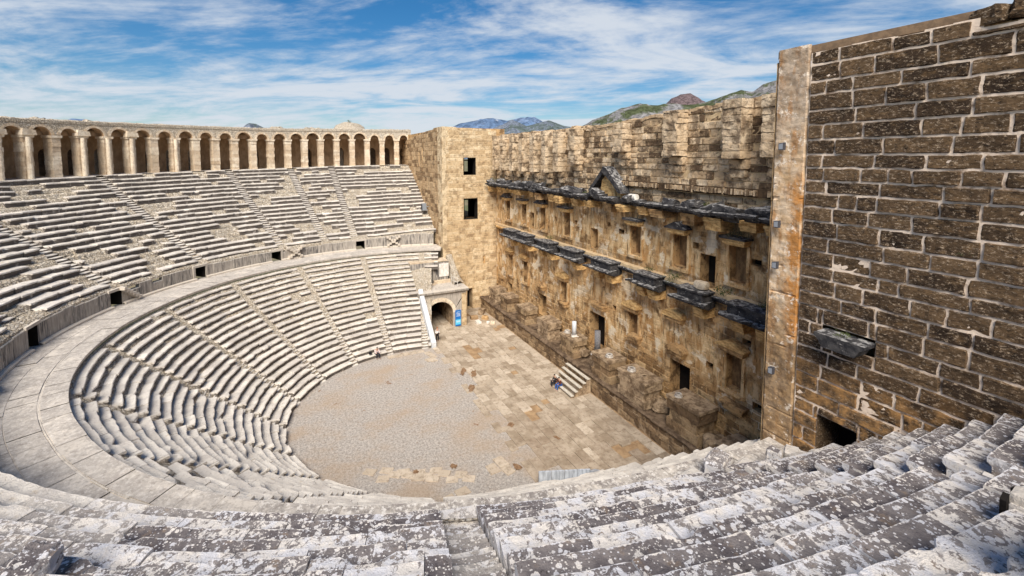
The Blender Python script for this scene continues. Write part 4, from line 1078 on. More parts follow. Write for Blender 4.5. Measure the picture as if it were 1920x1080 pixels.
sx = MB(); sx.rock((-15.2, YS+.75, 12.35), (.9, .6, .55), .1, 4, .04, .7, 0, 3); tag(sx.build('stone_block', M_PIER), 'small squared grey stone resting on the lower ledge between weeds', 'stone')

# ------------------------------------------------------------------ podium, pedestals, columns
pd = empty('podium'); tag(pd, 'low dark masonry podium with moulded lip running along the foot of the stage wall', 'platform')
YP = -13.65
ph = [(su(-14.6), su(-13.2), .0, 1.25), (su(6.6), su(7.6), 0, 1.2)]
masonry('podium_face', pd, (XE, YP, 0), (-1, 0, 0), (0, 1, 0), XE-XC, lambda u: 1.45, .48, (.6, 1.4), ph, 15, M_POD, M_PED, dens=.35, relief=.05, rough=.05, z0=-.05)
for h in ph: opening('recess', pd, (XE, YP, 0), (-1, 0, 0), (0, 1, 0), h, 1.3, M_PED)
pt = MB(); G = []
for i in range(260):
    x = XE-(XE-XC)*i/259
    G.append([(x, YP+.03, 1.36), (x, YP+.16+.05*n3(x*2, 1, 1), 1.42), (x, YP+.20+.07*n3(x*1.6, 2, 1), 1.56+.03*n3(x*3, 3, 1)), (x, YP+.12+.05*n3(x*1.6, 2, 1), 1.66+.05*n3(x*2, 4, 1)), (x, YP-.35, 1.66+.05*n3(x*1.2, 5, 1)), (x, YP-.42, 1.58), (x, YP-1.2, 1.55+.14*n3(x*.9, 6, 1)), (x, YP-1.9, 1.75+.22*n3(x*.8, 7, 1)), (x, YS-.05, 2.0+.3*n3(x*.7, 8, 1))])
pt.grid(G, .5, 0, flip=False); pt.build('podium_top', simple('dark_podium_top', (0.22, 0.155, 0.10), (0.085, 0.056, 0.036), 1.5, bumpk=.95, d=.1), pd)
PX = [18.0, 14.4, 9.5, 4.4, -.3, -5.9, -9.9, -15.2, -19.6]
plabels = ['far small pedestal in the corner below the far tower', 'second pedestal from the far tower, squared and pale on top', 'third pedestal from the far tower, with a broken face', 'fourth pedestal, rounded and bulging with a pale patch on top', 'pedestal carrying the white column stub', 'pedestal beside the dark column, hollowed on top with a white base', 'long pedestal with two white column bases on top', 'large stained pedestal between the near doorway and the podium gap', 'dark broken pedestal nearest the right tower']
PEDS = []
for i, x in enumerate(PX):
    rg = random.Random(60+i); root = empty('pedestal', (x, -14.75, 1.6)); PEDS.append(root); tag(root, plabels[i], 'pedestal', 'pedestals standing along the podium')
    w = (2.0, 2.0, 2.2, 2.4, 2.4, 2.5, 3.2, 2.9, 2.8)[i]; hh = (1.8, 1.8, 1.8, 1.8, 1.75, 1.95, 1.95, 2.3, 1.3)[i]
    mb = MB(); rows = 3; 
    for r_ in range(rows):
        off = 0
        for c__ in range(2):
            ww = w/2*(.86 if r_ == 1 else 1)
            mb.rock(((c__-.5)*ww, rg.gauss(0, .03), hh*(r_+.5)/rows), (ww*.995, (1.85 if i > 4 else 1.65)*(.92 if r_ == 1 else 1), hh/rows*1.0), 0, 5, .025+.03*(i > 6), rg.random(), 0, i*5+r_+c__, rnd=.0)
    mb.build('masonry', M_POD if i % 3 else M_PED, root)
    cb = MB(); cb.rock((0, 0, hh+.05), (w*1.03, 1.95 if i > 4 else 1.75, .22), 0, 6, .03, .5, 0, i+9, rnd=.02); cb.build('top_slab', M_PED, root)
def colbase(pi, x, y, z, r, mat=M_WHITE):
    mb = MB(); pts = [(1.15, 0), (1.2, .06), (1.12, .12), (1.0, .16), (1.05, .21), (.95, .26), (.8, .27), (.55, .27), (.45, .22)]
    G = []
    for i in range(17):
        a = 2*math.pi*i/16; G.append([(x+p*r*math.cos(a), y+p*r*math.sin(a), z+q_) for p, q_ in pts])
    mb.grid(G, .8, 0, flip=True); mb.box(x-r*1.25, x+r*1.25, y-r*1.25, y+r*1.25, z-.12, z+.005)
    adopt(mb.build('column_base', mat), PEDS[pi])
colbase(4, .45, -14.5, 3.5, .26, M_BASE)
colbase(5, -6.3, -14.5, 3.68, .30, M_BASE)
colbase(6, -9.2, -14.5, 3.68, .32, M_BASE); colbase(6, -10.7, -14.5, 3.68, .30, M_PED)
colbase(7, -14.4, -14.3, 4.03, .24, M_BASE)
def column(x, y, z, h, r, mat, label):
    root = empty('column', (x, y, z)); mb = MB(); mb.tube((0, 0, .12), (.01, 0, h), r, r*.93, 18); mb.build('shaft', mat, root, True)
    b = MB(); b.tube((0, 0, 0), (0, 0, .14), r*1.35, r*1.2, 18); b.build('base', M_WHITE, root); b = MB(); b.box(-r*1.5, r*1.5, -r*1.5, r*1.5, -.15, 0); b.build('plinth', M_WHITE, root)
    return tag(root, label, 'column')
column(-.6, -14.65, 3.5, 1.5, .23, M_MARBLE, 'slender white marble column stub standing on a pedestal')
column(-4.25, -14.75, 3.1, 2.2, .29, M_GREYCOL, 'dark grey granite column stub before the middle doorway')
rk = [(-1.4, -15.2, 1.9, 1.1, .6), (-3.9, -14.9, 1.8, 1.0, .9), (-12.2, -15.0, 1.8, 1.3, .7), (-17.4, -14.6, 1.8, 1.5, 1.0), (-21.5, -14.4, 1.8, 1.9, 1.2), (-17.9, -15.3, 2.0, 1.0, .7)]
rl = ['rough stone left of the dark column foot', 'rough stone block under the dark granite column', 'low broken stones under the near doorway', 'brown boulder right of the big stained pedestal', 'rounded dark boulder at the foot of the right tower', 'smaller stone in the corner behind the brown boulder']
for i, (x, y, z, w, h) in enumerate(rk):
    mb = MB(); mb.rock((x, y, z+h*.3), (w, w*.8, h*1.1), .3*i, 6, .12, .5, 0, i+70, rnd=.4); tag(mb.build('boulder', M_PED), rl[i], 'stone')
# rubble at the far corner
for i, (x, y, w, h, mt, lb) in enumerate(((15.6, -10.9, .9, .35, M_WHITE, 'white flat slab leaning among rubble by the far doorway'), (16.4, -12.2, .8, .6, M_ASH, 'tan squared block in the rubble by the far tower'), (14.4, -12.4, .6, .5, M_PIER, 'pale block at the far start of the podium'), (17.3, -11.0, 1.0, .5, M_EARTH, 'earth covered stone against the far tower'), (15.0, -12.0, .45, .3, M_WHITE, 'small white stone in front of the podium end'), (18.6, -12.6, 1.1, .8, M_PED, 'dark block under the corner of the far tower'))):
    mb = MB(); mb.rock((x, y, h*.4), (w, w*.7, h), .5*i, 4, .07, .6, 0, i+90); tag(mb.build('rubble_stone', mt), lb, 'stone')

# wooden steps up to the podium
ws = empty('plank_steps', (-3.4, -12.4, 0)); tag(ws, 'flight of five pale plank steps leading up onto the podium', 'steps')
for i in range(5):
    mb = MB(); y1 = 1.15-.43*i; z = .30+.29*i
    mb.box(-1.8, 1.8, y1-.30, y1, z-.07, z); mb.build('tread', M_PLANK, ws)
mb = MB()
for sx_ in (-1.62, 1.58):
    for i in range(5): mb.box(sx_-.06, sx_+.06, 1.10-.43*i-.40, 1.10-.43*i, 0, .222+.29*i)
mb.build('stringer', M_PED, ws)

# ------------------------------------------------------------------ far tower
ft = empty('far_tower'); tag(ft, 'yellow stone tower at the far end with two square dark windows', 'tower')
wF = [(2.95, 4.75, 18.9, 21.25), (2.95, 5.0, 12.75, 15.65), (5.75, 6.15, 6.3, 7.4), (3.35, 4.15, .0, 2.95)]
masonry('front_wall', ft, (XE, YT, 0), (0, -1, 0), (-1, 0, 0), 7.9, lambda u: 25.45-.05*u+.05*n3(u, 1, 1), .52, (.7, 1.6), wF, 19, M_TOWER, M_TMORTAR, dens=.5, relief=.022, rough=.022, ins=.04)
for i, h in enumerate(wF):
    opening('window' if i < 3 else 'doorway', ft, (XE, YT, 0), (0, -1, 0), (-1, 0, 0), h, 1.2, M_BLACK if i < 2 else M_TOWER, back=(i > 1))
sH = [(11.4, 12.0, 20.0, 22.2), (9.6, 10.2, 19.8, 22.9)]
def ftop(u): return 25.42 if u < 3 else 25.35-.06*(u-3)+.12*n3(u*.7, 1, 5)
masonry('flank_wall', ft, (XE, YT, 0), (1, 0, 0), (0, 1, 0), 25.0, ftop, .62, (.9, 1.9), sH, 25, M_TOWERD, M_TMORTAR, dens=.6, relief=.05, rough=.03)
for h in sH: opening('window', ft, (XE, YT, 0), (1, 0, 0), (0, 1, 0), h, .9, M_TOWER, back=M_ASH)
mb = MB(); G = []
for j in range(60):
    z = j*25.4/59; G.append([(XE-.03, YT-.5, z), (XE-.05+.03*n3(0, z*2, 1), YT+.0, z), (XE-.02, YT+.07, z)]+[(XE+x_, YT+.07+.02*n3(x_*3, z*2, 1), z) for x_ in (.5, 1.2, 2.0)]+[(XE+2.4, YT-.01, z)])
mb.grid(G, .8, 0, flip=True); mb.build('corner_strip', M_TOWER, ft)
# tower body as four walls round a hollow room so that the windows look into it
mb = MB(); mb.box(XE+1.25, XE+25, YT-.55, YT-.05, 0, 25.1); mb.box(XE+1.25, XE+6, -17.4, -16.2, 0, 25.1); mb.box(XE+1.25, XE+25, YT-.56, -16.2, 24.6, 25.2) ; mb.box(XE+.05, XE+1.24, -17.4, YT-.12, 21.4, 25.3); mb.box(XE+1.25, XE+25, -16.2, YT-.56, 17.0, 17.4); mb.box(XE+1.25, XE+25, -16.2, YT-.56, 12.0, 12.4)
mb.box(XE+.05, XE+1.24, -16.2, -13.3, 0, 21.39)
mb.build('tower_core', M_ASH, ft)
mb = MB(); mb.box(XE+5.5, XE+5.9, -16.15, -14.0, 12.4, 24.6); mb.box(XE+5.5, XE+5.9, -13.3, -8.8, 12.4, 24.6); mb.box(XE+5.5, XE+5.9, -14.0, -13.3, 14.9, 19.2); mb.build('inner_wall', M_BLACK, ft)

# loudspeaker on the flank
sp = empty('loudspeaker', (28.4, YT+.15, 14.0)); tag(sp, 'grey wedge-shaped loudspeaker fixed on the shaded flank of the far tower', 'loudspeaker')
mb = MB(); mb.prism([(-.45, -.5), (.35, -.62), (.5, .45), (-.3, .55)], .25, .85, lambda s, t_, w: (s, w, t_), .5, 0); mb.build('cabinet', flat('speaker_grey', (0.22, 0.24, 0.26)), sp)
mb = MB(); mb.box(-.08, .08, -.2, .26, -.06, .06); mb.build('bracket', flat('bracket_steel', (.3, .3, .3)), sp)
mb = MB(); mb.prism([(-.3, -.4), (.25, -.48), (.35, .3), (-.2, .4)], .852, .875, lambda s, t_, w: (s, w, t_), .5, 0); mb.build('grille', flat('speaker_black', (0.03, 0.03, 0.035)), sp)

# ------------------------------------------------------------------ far entrance block with vault
eb = empty('entrance_vault'); tag(eb, 'pale entrance block with round arch and flat terrace at the far end of the seats', 'entrance')
XB = 15.85
n = 14; rr = 1.7; yc = -5.9; zs_ = 1.85
arc = [(yc+rr*math.cos(math.pi*i/n), zs_+rr*.95*math.sin(math.pi*i/n)) for i in range(n+1)]
mb = MB()
G = []
for i, (y, z) in enumerate(arc):
    u = i/n; yy = -3.25+(-9.35+3.25)*u; G.append([(XB, y, z), (XB, (y+yy)/2, (z+4.35)/2+.2), (XB, yy, 4.35)])
mb.grid(G, .7, .2, flip=False)
mb.grid([[(XB, -3.25, 0), (XB, -3.25, zs_), (XB, -3.25, 4.35)], [(XB, yc+rr, 0), (XB, yc+rr, zs_), (XB, -3.25, 4.351)]], .7, .2, flip=False)
mb.grid([[(XB, yc-rr, 0), (XB, yc-rr, zs_), (XB, -9.35, 4.351)], [(XB, -9.35, 0), (XB, -9.35, zs_), (XB, -9.35, 4.35)]], .7, .2)
mb.build('front_wall', M_ORTHO, eb)
mb = MB()
for i in range(11):
    a0 = math.pi*i/11+.01; a1 = math.pi*(i+1)/11-.01
    mb.prism([(yc+rr*math.cos(a0), zs_+rr*.95*math.sin(a0)), (yc+(rr+.42)*math.cos(a0), zs_+(rr+.42)*math.sin(a0)), (yc+(rr+.42)*math.cos(a1), zs_+(rr+.42)*math.sin(a1)), (yc+rr*math.cos(a1), zs_+rr*.95*math.sin(a1))], -.07, .05, lambda s, t_, w: (XB+w, s, t_), .9, 0)
mb.build('arch_ring', M_PIER, eb)
mb = MB(); full = [(yc+rr, 0)]+arc+[(yc-rr, 0)]
mb.grid([[(XB, y, z), (XB+7, y, z)] for y, z in full], .5, 0); mb.build('vault', M_PED, eb)
mb = MB(); mb.box(XB+6.9, XB+7.2, -8, -3.8, 0, 4); mb.build('vault_end', M_BLACK, eb)
masonry('side_wall', eb, (XB, -9.36, 0), (1, 0, 0), (0, -1, 0), 5.4, 4.3, .5, (.6, 1.3), (), 33, M_TOWER, M_TMORTAR, dens=.5)
mb = MB(); mb.box(XB-.10, XB+.45, -9.36, -8.75, 0, 4.2); mb.build('corner_pillar', M_TOWER, eb)
mb = MB()
for i in range(7):
    y1 = -3.2-.92*i; mb.prism([(-.30, 4.58), (-.02, 4.36), (.4, 4.36), (.4, 4.86), (-.34, 4.82)], y1-.90, y1, lambda s, t_, w: (XB+s, w, t_), random.random(), .1)
mb.build('cornice', M_ORTHO, eb)
mb = MB(); mb.grid([[(XB+.3, y, 4.80), (XB+2.5, y, 4.82), (XE, y, 4.80)] for y in np.linspace(-9.7, -2.2, 6)], .4, 0); mb.build('terrace_floor', M_DIAZ, eb)
mb = MB(); XT = 20.0
def ftw(s, t_, w): return (XT-w, -s, t_)
mb.prism([(3.2, 4.8), (5.1, 4.8), (5.1, 7.6), (3.2, 7.6)], 0, .4, ftw, .2, 0); mb.prism([(6.1, 4.8), (8.2, 4.8), (8.2, 7.5), (6.1, 7.5)], 0, .4, ftw, .1, 0); mb.prism([(5.1, 6.7), (6.1, 6.7), (6.1, 7.6), (5.1, 7.6)], 0, .4, ftw, .6, 0)
mb.build('terrace_wall', M_ORTHO, eb)
mb = MB(); mb.box(XT+.5, XT+.6, -6.3, -4.9, 4.8, 6.9); mb.build('dark_interior', M_BLACK, eb)
mb = MB(); mb.box(XT-.48, XT-.42, -8.3, -7.0, 5.6, 7.35); mb.build('white_panel', M_WHITE, eb)
mb = MB(); mb.box(XT-.9, XT-.42, -8.9, -6.2, 4.82, 5.2); mb.box(XT-1.4, XT-.95, -6.2, -4.9, 4.82, 5.0); mb.build('terrace_steps', M_PIER, eb)
mb = MB(); mb.box(XT-.4, XE, -8.2, -3.2, 7.61, 7.75); mb.build('wall_cap', M_PIER, eb)
rb = MB(); G = []
for i in range(12):
    u = i/11; G.append([(17.5+3.6*u, -8.3-.02*i, 4.85), (17.5+3.7*u, -8.5, 5.2+2.9*u+.1*n3(u*6, 0, 0)), (17.7+3.5*u, -9.3, 5.2+2.9*u+.1*n3(u*6, 1, 0)), (17.7+3.5*u, -9.9, 4.85)])
rb.grid(G, .5, 0, flip=True); rb.build('sloping_flank', M_RUBBLE, eb)
rl_ = empty('railing', (18.2, -8.5, 4.85)); tag(rl_, 'thin pale handrail on the terrace above the round arch', 'railing')
for i in range(5):
    mb = MB(); mb.tube((-1.6+.8*i, .25*math.sin(i), 0), (-1.6+.8*i, .25*math.sin(i), 1.05), .03, n=6); mb.build('post', M_WHITE, rl_)
for zz in (1.05, .55):
    mb = MB(); 
    for i in range(4): mb.tube((-1.6+.8*i, .25*math.sin(i), zz), (-.8+.8*i, .25*math.sin(i+1), zz), .028, n=6)
    mb.build('rail', M_WHITE, rl_)
# white marble ramp walls closing the lower seats
rp = MB(); rp.prism([(10.75, 0), (10.75, .62), (16.3, 5.25), (16.3, 3.6), (12.2, 0)], -3.85, -3.32, lambda s, t_, w: (s, w, t_), .5, 0)
tag(rp.build('ramp_wall', M_MARBLE), 'sloping white marble end wall beside the far entrance arch', 'wall')
rp = empty('ramp_wall'); tag(rp, 'white marble slab wall with sloping cap at the near end of the seats', 'wall')
mb = MB()
A_ = Vector((-13.15, -3.4, 0)); B_ = Vector((-14.45, -6.55, 0)); dd = (B_-A_).normalized(); nn = Vector((-dd.y, dd.x, 0))
for i in range(4):
    a = A_+(B_-A_)*(i/4+.004); b = A_+(B_-A_)*((i+1)/4-.004)
    mb.prism([(0, 0), (1, 0), (1, 1), (0, 1)], 0, .12, lambda s, t_, w: a+(b-a)*s+nn*w+Vector((0, 0, 1.0*t_)), .5, 0)
mb.build('upright_slabs', simple('shaded_veined_marble', (0.50, 0.53, 0.57), (0.30, 0.32, 0.35), 2.5, .6, .3, sc=(2, 2, .4)), rp)  # blue-grey shade of the face turned from the sun, put into the marble colour
mb = MB(); cdir = Vector((-1, .12, 0)).normalized(); cn = Vector((-.12, -1, 0)).normalized()
mb.prism([(0, 0), (0, 1.0), (2.0, 2.1), (2.0, 0)], 0, .42, lambda s, t_, w: Vector((-14.45, -6.45, 0))+cdir*s+cn*w+Vector((0, 0, t_)), .5, 0); mb.build('sloping_cap', M_MARBLE, rp)
# blue information sign
sg = empty('information_sign', (15.62, -8.17, 0)); tag(sg, 'upright blue information panel beside the round arch', 'sign')
mb = MB(); mb.box(-.03, .03, -.36, .36, .12, 2.15); mb.build('panel', flat('sign_blue', (0.015, 0.16, 0.50), .4), sg)
mb = MB(); mb.box(-.034, -.031, -.34, .34, .30, .95); mb.build('light_band', flat('sign_light_blue', (0.12, 0.55, 0.80), .4), sg)
mb = MB()
for z, a, b in ((1.9, -.2, .2), (1.7, -.28, .28), (1.55, -.28, .15), (1.4, -.28, .24), (.75, -.28, .25), (.62, -.28, .2)): mb.box(-.0385, -.0355, a, b, z-.025, z+.025)
mb.build('printed_lines', flat('sign_white', (0.75, 0.8, 0.85)), sg)
for s_ in (-.3, .3):
    mb = MB(); mb.box(-.02, .02, s_-.02, s_+.02, 0, .12); mb.build('foot', flat('sign_steel', (.3, .3, .3), .4, .8), sg)

# spotlights on the tower edge
def spot(z, x, label):
    root = empty('spotlight', (x, YT+.08, z)); root.scale = (.62, .62, .62); mb = MB(); mb.box(-.06, .06, 0, .22, -.05, .05); mb.build('bracket', flat('lamp_bracket', (.12, .12, .12)), root)
    mb = MB(); mb.prism([(-.17, -.24), (.17, -.24), (.17, .20), (-.17, .26)], .2, .46, lambda s, t_, w: (s, w, t_), .5, 0); mb.build('housing', flat('lamp_housing', (0.07, 0.07, 0.08), .5), root)
    mb = MB(); mb.prism([(-.13, -.19), (.13, -.19), (.13, .15), (-.13, .2)], .462, .48, lambda s, t_, w: (s, w, t_), .5, 0); mb.build('lens', flat('lamp_glass', (0.30, 0.32, 0.35), .3), root)
    tag(root, label, 'spotlight', 'spotlights on the tower edge')
spot(21.75, -25.36, 'topmost small floodlight on the pale tower edge, high above the cornices')
spot(18.5, -25.30, 'small floodlight on the tower edge level with the upper cornice')
spot(16.75, -25.30, 'small floodlight on the tower edge below the upper cornice')
spot(12.15, -25.34, 'lowest floodlight on the tower edge, beside the nearest black block')

# blocks standing at the near end of the walkway
for i, (x, y, z, sx_, sy_, sz_, rz, lb) in enumerate(((-26.15, -3.75, 9.35, .75, 1.15, .95, .35, 'grey upright block with rounded shoulders at the rim of the near rows'), (-26.9, -5.9, 9.5, .5, .40, .85, .2, 'narrow dark upright stone near the foot of the right tower'), (-27.1, -6.7, 9.45, .55, .65, .7, .5, 'pale rounded stone between the narrow stone and the right tower'), (-26.0, -2.7, 9.2, .8, .9, .55, .1, 'low pale block left of the grey upright block'), (-26.5, -5.0, 9.2, .8, 1.0, .5, .1, 'low pale block between the two upright stones'))):
    mb = MB(); mb.rock((x, y, z+(.22 if i < 3 else .05)), (sx_, sy_, sz_), rz, 8, .045, .05 if i < 2 else .9, (.9, .95, .15, .1, .1)[i], i+20, rnd=.40); tag(mb.build('stone_block', M_SEAT), lb, 'stone')
for i, (t, r, w, h, lb) in enumerate(((179.7, 34.95, .5, .48, 'bleached stone block with painted black marks at the right edge'), (150.6, 30.4, .8, .5, 'dark broken block at the lower left edge'), (131.0, 26.2, .8, .55, 'tilted lichen covered block at the left edge above the walkway'), (127.5, 26.1, .6, .5, 'small dark block leaning at the left edge beside the walkway'), (176.2, 36.2, 1.1, .5, 'dark jutting block in the nearest rows at the right edge'))):
    x, y, _ = pol(r, t, 0); z = uZ((r-fR2(t)-.3)/uRun(0, t), t)+.05+h*.35
    if i == 0: z -= .42
    if i == 1: z -= .2
    mb = MB(); mb.rock((x, y, z), (w, w*.8, h), math.radians(t+(0 if i == 0 else 12*i)), 8, .02 if i == 0 else .09, .8 if i == 0 else .1, .0 if i == 0 else 1.0, i+40, ry=0 if i == 0 else .15, rnd=.1 if i == 0 else .35)
    o = tag(mb.build('stone_block', M_SEAT), lb, 'stone')
    if i == 0:
        g = MB(); a = math.radians(t); ca = Vector((math.cos(a), math.sin(a), 0)); sa = Vector((-math.sin(a), math.cos(a), 0)); c0 = Vector((x, y, z))-ca*(w/2+.045)
        for poly in ([(-.26, -.2), (-.30, .12), (-.18, .2), (-.10, .05), (-.14, -.22)], [(-.02, -.24), (.02, .0), (.06, -.02), (.05, -.24)], [(.13, -.22), (.12, .16), (.26, .14), (.27, -.18)]):
            g.prism(poly, -.02, .06, lambda s, t_, w_: c0+sa*s+ca*w_+Vector((0, 0, t_)), .5, 0)
        gg = g.build('black_marks', M_BLACK); gg.parent = o

# ------------------------------------------------------------------ people
SKIN = flat('skin', (0.50, 0.30, 0.21), .6)
def skinmesh(name, joints, edges, radii, mat, parent, sub=2, root=0):
    me = bpy.data.meshes.new(name); me.from_pydata(joints, edges, []); o = bpy.data.objects.new(name, me); COL.objects.link(o)
    o.modifiers.new('skin', 'SKIN'); 
    sv = me.skin_vertices if me.skin_vertices else None
    if not me.skin_vertices:
        bm = __import__('bmesh').new(); bm.from_mesh(me); lay = bm.verts.layers.skin.verify(); bm.to_mesh(me); bm.free()
    for i, r in enumerate(radii): me.skin_vertices[0].data[i].radius = (r, r) if not isinstance(r, tuple) else r
    me.skin_vertices[0].data[root].use_root = True
    s = o.modifiers.new('sub', 'SUBSURF'); s.levels = sub; s.render_levels = sub
    me.materials.append(mat); o.parent = parent
    for m in o.modifiers: pass
    o.modifiers['skin'].use_smooth_shade = True
    return o
JE = [(0,1),(1,2),(2,3),(3,4),(2,5),(5,6),(6,7),(7,8),(2,9),(9,10),(10,11),(11,12),(0,13),(13,14),(14,15),(15,16),(0,17),(17,18),(18,19),(19,20)]
JR = [.13,.12,.13,.05,.095,.06,.045,.036,.03,.06,.045,.036,.03,.088,.06,.045,.035,.088,.06,.045,.035]
def person(loc, rz, J, shirt, trousers, hair, shoe, label, longhair=False, extra=None):
    root = empty('person', loc); root.rotation_euler = (0, 0, rz); tag(root, label, 'person')
    skinmesh('body', J, JE, JR, SKIN, root)
    up_ = [0,1,2,5,6,7,9,10,11]; m = {a: i for i, a in enumerate(up_)}
    ee = [(m[a], m[b]) for a, b in JE if a in m and b in m]
    skinmesh('shirt', [J[i] for i in up_], ee, [{0:.15,1:.15,2:.155}.get(i, JR[i]+.016) for i in up_], shirt, root)
    lo_ = [0,13,14,15,17,18,19]; m = {a: i for i, a in enumerate(lo_)}
    ee = [(m[a], m[b]) for a, b in JE if a in m and b in m]
    skinmesh('trousers', [J[i] for i in lo_], ee, [.155 if i == 0 else JR[i]+.016 for i in lo_], trousers, root)
    for a, b in ((15, 16), (19, 20)):
        p = Vector(J[a]); q = Vector(J[b]); skinmesh('shoe', [p+Vector((0, 0, -.03)), (p+q)/2+Vector((0, 0, -.02)), q], [(0,1),(1,2)], [.052,.05,.04], shoe, root, 1)
    h = Vector(J[4]); f = Vector((1, 0, 0))
    back = [h+Vector((-.02, 0, .06)), h+Vector((-.055, 0, .02)), h+Vector((-.06, 0, -.06 if not longhair else -.14))]
    skinmesh('hair', back, [(0,1),(1,2)], [.088,.085,.055], hair, root, 2)
    mb = MB(); 
    for s in (-1, 1): mb.tube(h+Vector((.088, .034*s, .01)), h+Vector((.098, .034*s, .01)), .012, .010, 6)
    mb.build('eyes', M_BLACK, root)
    mb = MB(); mb.prism([(0, -.03), (.025, -.03), (0, .02)], -.012, .012, lambda s_, t_, w: h+Vector((.088+s_, w, t_)), .5, 0); mb.build('nose', SKIN, root)
    if extra: extra(root, J)
    return root
# standing figure (faces +x locally)
JS = [(0,0,.93),(0,0,1.12),(0,0,1.36),(.01,0,1.50),(.03,0,1.62),(0,.19,1.38),(-.02,.25,1.12),(.10,.22,.92),(.16,.2,.86),(0,-.19,1.38),(-.03,-.25,1.13),(.12,-.20,1.0),(.19,-.16,.98),(0,.10,.88),(.03,.11,.48),(-.02,.12,.08),(.16,.14,.03),(0,-.10,.88),(-.03,-.10,.48),(-.10,-.11,.08),(.08,-.12,.03)]
def bag(root, J):
    skinmesh('backpack', [(-.17, .03, 1.05), (-.19, .03, 1.25), (-.17, .03, 1.38)], [(0,1),(1,2)], [.13,.15,.11], flat('black_bag', (.015,.015,.018)), root)
person((12.3, -4.45, .03), math.radians(200), JS, flat('white_shirt', (.80, .78, .76)), flat('black_trousers', (.015, .015, .02)), flat('ginger_hair', (.30, .09, .03)), flat('black_shoe', (.01,.01,.01)), 'person with reddish hair, white shirt and black backpack standing near the round arch', extra=bag)
JQ = [(0,0,.12),(.02,0,.30),(.10,0,.52),(.16,0,.64),(.22,0,.75),(.09,.18,.53),(.18,.24,.30),(.38,.14,.24),(.45,.10,.22),(.09,-.18,.53),(.18,-.24,.30),(.36,-.16,.25),(.43,-.12,.23),(.06,.10,.10),(.44,.13,.12),(.52,.13,-.28),(.66,.14,-.33),(.06,-.10,.10),(.42,-.15,.14),(.46,-.16,-.28),(.60,-.17,-.33)]
a_ = math.radians(13.2)
person((11.05*math.cos(a_)+.25, 11.05*math.sin(a_)+.1, .40), math.radians(193), JQ, flat('pink_shirt', (.72, .58, .55)), flat('navy_trousers', (.02, .022, .035)), flat('black_hair', (.012,.010,.010)), flat('dark_shoe', (.02,.02,.02)), 'person in a pale pink shirt and dark trousers sitting on the lowest seat row')
hb = empty('handbag', (11.25*math.cos(a_+.06)+.15, 11.25*math.sin(a_+.06)+.05, .45)); skinmesh('pouch', [(0,0,.08),(0,0,.28),(.02,.02,.42)], [(0,1),(1,2)], [.22,.17,.07], flat('bag_black', (.012,.012,.015)), hb)
mb = MB(); 
for i in range(8):
    b0 = math.pi*i/8; b1 = math.pi*(i+1)/8; mb.tube((.02, .12*math.cos(b0), .42+.14*math.sin(b0)), (.02, .12*math.cos(b1), .42+.14*math.sin(b1)), .012, n=6)
mb.build('strap', M_BLACK, hb)
tag(hb, 'black soft bag lying on the seat beside the person in pink', 'bag')
person((-2.55, -11.35, .33), math.radians(78), JQ, flat('dark_jacket', (.02,.018,.022)), flat('black_jeans', (.025,.025,.03)), flat('dark_brown_hair', (.02,.014,.01)), flat('brown_shoe', (.04,.03,.02)), 'person all in black sitting on the plank steps')
person((-3.15, -11.42, .33), math.radians(100), JQ, flat('rust_jacket', (.10,.03,.018)), flat('blue_jeans', (.03,.09,.30)), flat('soft_black_hair', (.015,.012,.01)), flat('grey_shoe', (.4,.4,.4)), 'person in rust brown top and blue jeans sitting on the plank steps')

# ------------------------------------------------------------------ far hills
def ridge(name, pts, D, mat, label, depth=.25, amp=1.0, seed=0, jag=1.0):
    """pts: bearing and elevation in degrees of the crest seen from the seats; D distance in metres"""
    mb = MB(); az = [p[0] for p in pts]; el = [p[1] for p in pts]
    order = sorted(range(len(az)), key=lambda i: az[i]); az = [az[i] for i in order]; el = [el[i] for i in order]
    N_ = 160; G = []
    for i in range(N_+1):
        a = az[0]+(az[-1]-az[0])*i/N_; e = float(np.interp(a, az, el)); row = []
        H_ = math.tan(math.radians(e-(.45 if D < 2500 else .28)))*D+21.3
        for j in range(-10, 13):
            u = j/10; d = D*(1-depth*(.5-.5*u)*1.0) if j < 0 else D*(1+depth*.6*u)
            if j < 0: d = D*(1+depth*u)
            fall = (1-abs(u)**1.15) if j < 0 else max(0, 1-(u)**1.3)
            h = H_*fall
            x = d*math.cos(math.radians(a))-37.3; y = d*math.sin(math.radians(a))+10.5
            s = 14.0/D
            r_ = fbm(x*s*1.4+seed, y*s*1.4, seed, 6)
            h += amp*D*.0085*jag*r_*(.35 if j == 0 else 1.0)*(fall+.1)
            row.append((x, y, h-1.5))
        G.append(row)
    mb.grid(G, .5, 0); o = mb.build(name, mat, smooth=False); return tag(o, label, kind='structure')
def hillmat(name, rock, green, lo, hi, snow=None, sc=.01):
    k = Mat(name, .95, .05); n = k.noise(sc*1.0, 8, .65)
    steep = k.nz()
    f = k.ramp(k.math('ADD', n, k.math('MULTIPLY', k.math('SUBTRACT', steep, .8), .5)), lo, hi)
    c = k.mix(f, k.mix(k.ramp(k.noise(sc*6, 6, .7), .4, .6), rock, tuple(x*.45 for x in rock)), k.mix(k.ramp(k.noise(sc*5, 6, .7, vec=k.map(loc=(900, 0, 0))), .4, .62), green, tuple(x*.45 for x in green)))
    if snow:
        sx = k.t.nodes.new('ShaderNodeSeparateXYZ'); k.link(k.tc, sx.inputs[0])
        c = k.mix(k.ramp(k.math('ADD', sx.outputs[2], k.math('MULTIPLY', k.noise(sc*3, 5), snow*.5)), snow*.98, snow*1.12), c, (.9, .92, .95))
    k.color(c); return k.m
HG = hillmat('rocky_green_hill', (0.26, 0.25, 0.25), (0.085, 0.10, 0.05), .46, .58, sc=.014)
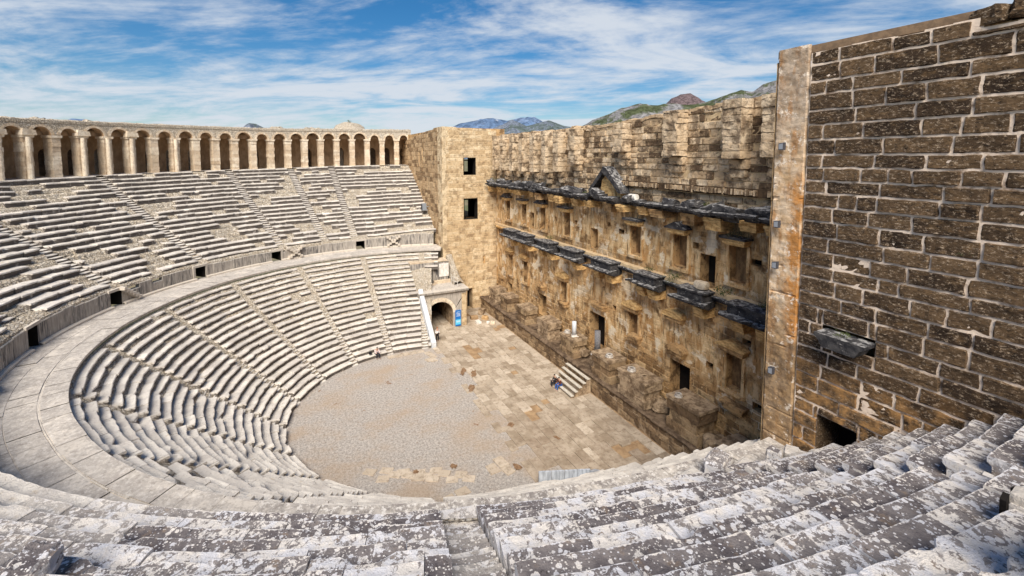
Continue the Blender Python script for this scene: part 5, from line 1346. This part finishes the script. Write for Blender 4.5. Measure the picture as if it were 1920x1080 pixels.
HR = hillmat('red_rock_peak', (0.17, 0.125, 0.125), (0.11, 0.12, 0.09), .60, .72, sc=.016)
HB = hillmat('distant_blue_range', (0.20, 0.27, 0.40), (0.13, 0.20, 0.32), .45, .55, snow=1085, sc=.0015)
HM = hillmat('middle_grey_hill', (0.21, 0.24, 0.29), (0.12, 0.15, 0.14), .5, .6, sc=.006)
ridge('hill', [(-33.5, 3.6), (-36.3, 5.1), (-37.6, 5.5), (-39.8, 6.5), (-42, 6.95), (-44.1, 6.6), (-46, 6.75), (-48, 6.6), (-52, 6.0)], 1500, HG, 'grey rocky hill with green foot above the middle of the stage wall', seed=3)
ridge('hill', [(-43.2, 5.6), (-44.6, 6.5), (-45.5, 7.4), (-46.5, 7.8), (-47.6, 7.9), (-48.5, 7.4), (-50, 6.3)], 1850, HR, 'reddish rounded rocky peak behind the green ridge', seed=9, jag=1.2)
ridge('hill', [(-46, 5.9), (-48, 6.6), (-49.4, 6.9), (-51.3, 7.4), (-52.9, 7.9), (-54, 7.75), (-55, 8.4), (-56, 8.7), (-58.4, 9.0), (-63, 8.6), (-70, 6)], 1650, HG, 'green ridge with grey crags rising to the right tower', seed=14)
ridge('hill', [(-24, 3.9), (-25.2, 4.3), (-26.4, 5.0), (-27.4, 4.6), (-28.2, 4.2), (-29.7, 4.5), (-31, 4.85), (-32.1, 4.5), (-34, 4.0)], 3600, HM, 'low dark hills just above the corner of the stage wall', seed=21)
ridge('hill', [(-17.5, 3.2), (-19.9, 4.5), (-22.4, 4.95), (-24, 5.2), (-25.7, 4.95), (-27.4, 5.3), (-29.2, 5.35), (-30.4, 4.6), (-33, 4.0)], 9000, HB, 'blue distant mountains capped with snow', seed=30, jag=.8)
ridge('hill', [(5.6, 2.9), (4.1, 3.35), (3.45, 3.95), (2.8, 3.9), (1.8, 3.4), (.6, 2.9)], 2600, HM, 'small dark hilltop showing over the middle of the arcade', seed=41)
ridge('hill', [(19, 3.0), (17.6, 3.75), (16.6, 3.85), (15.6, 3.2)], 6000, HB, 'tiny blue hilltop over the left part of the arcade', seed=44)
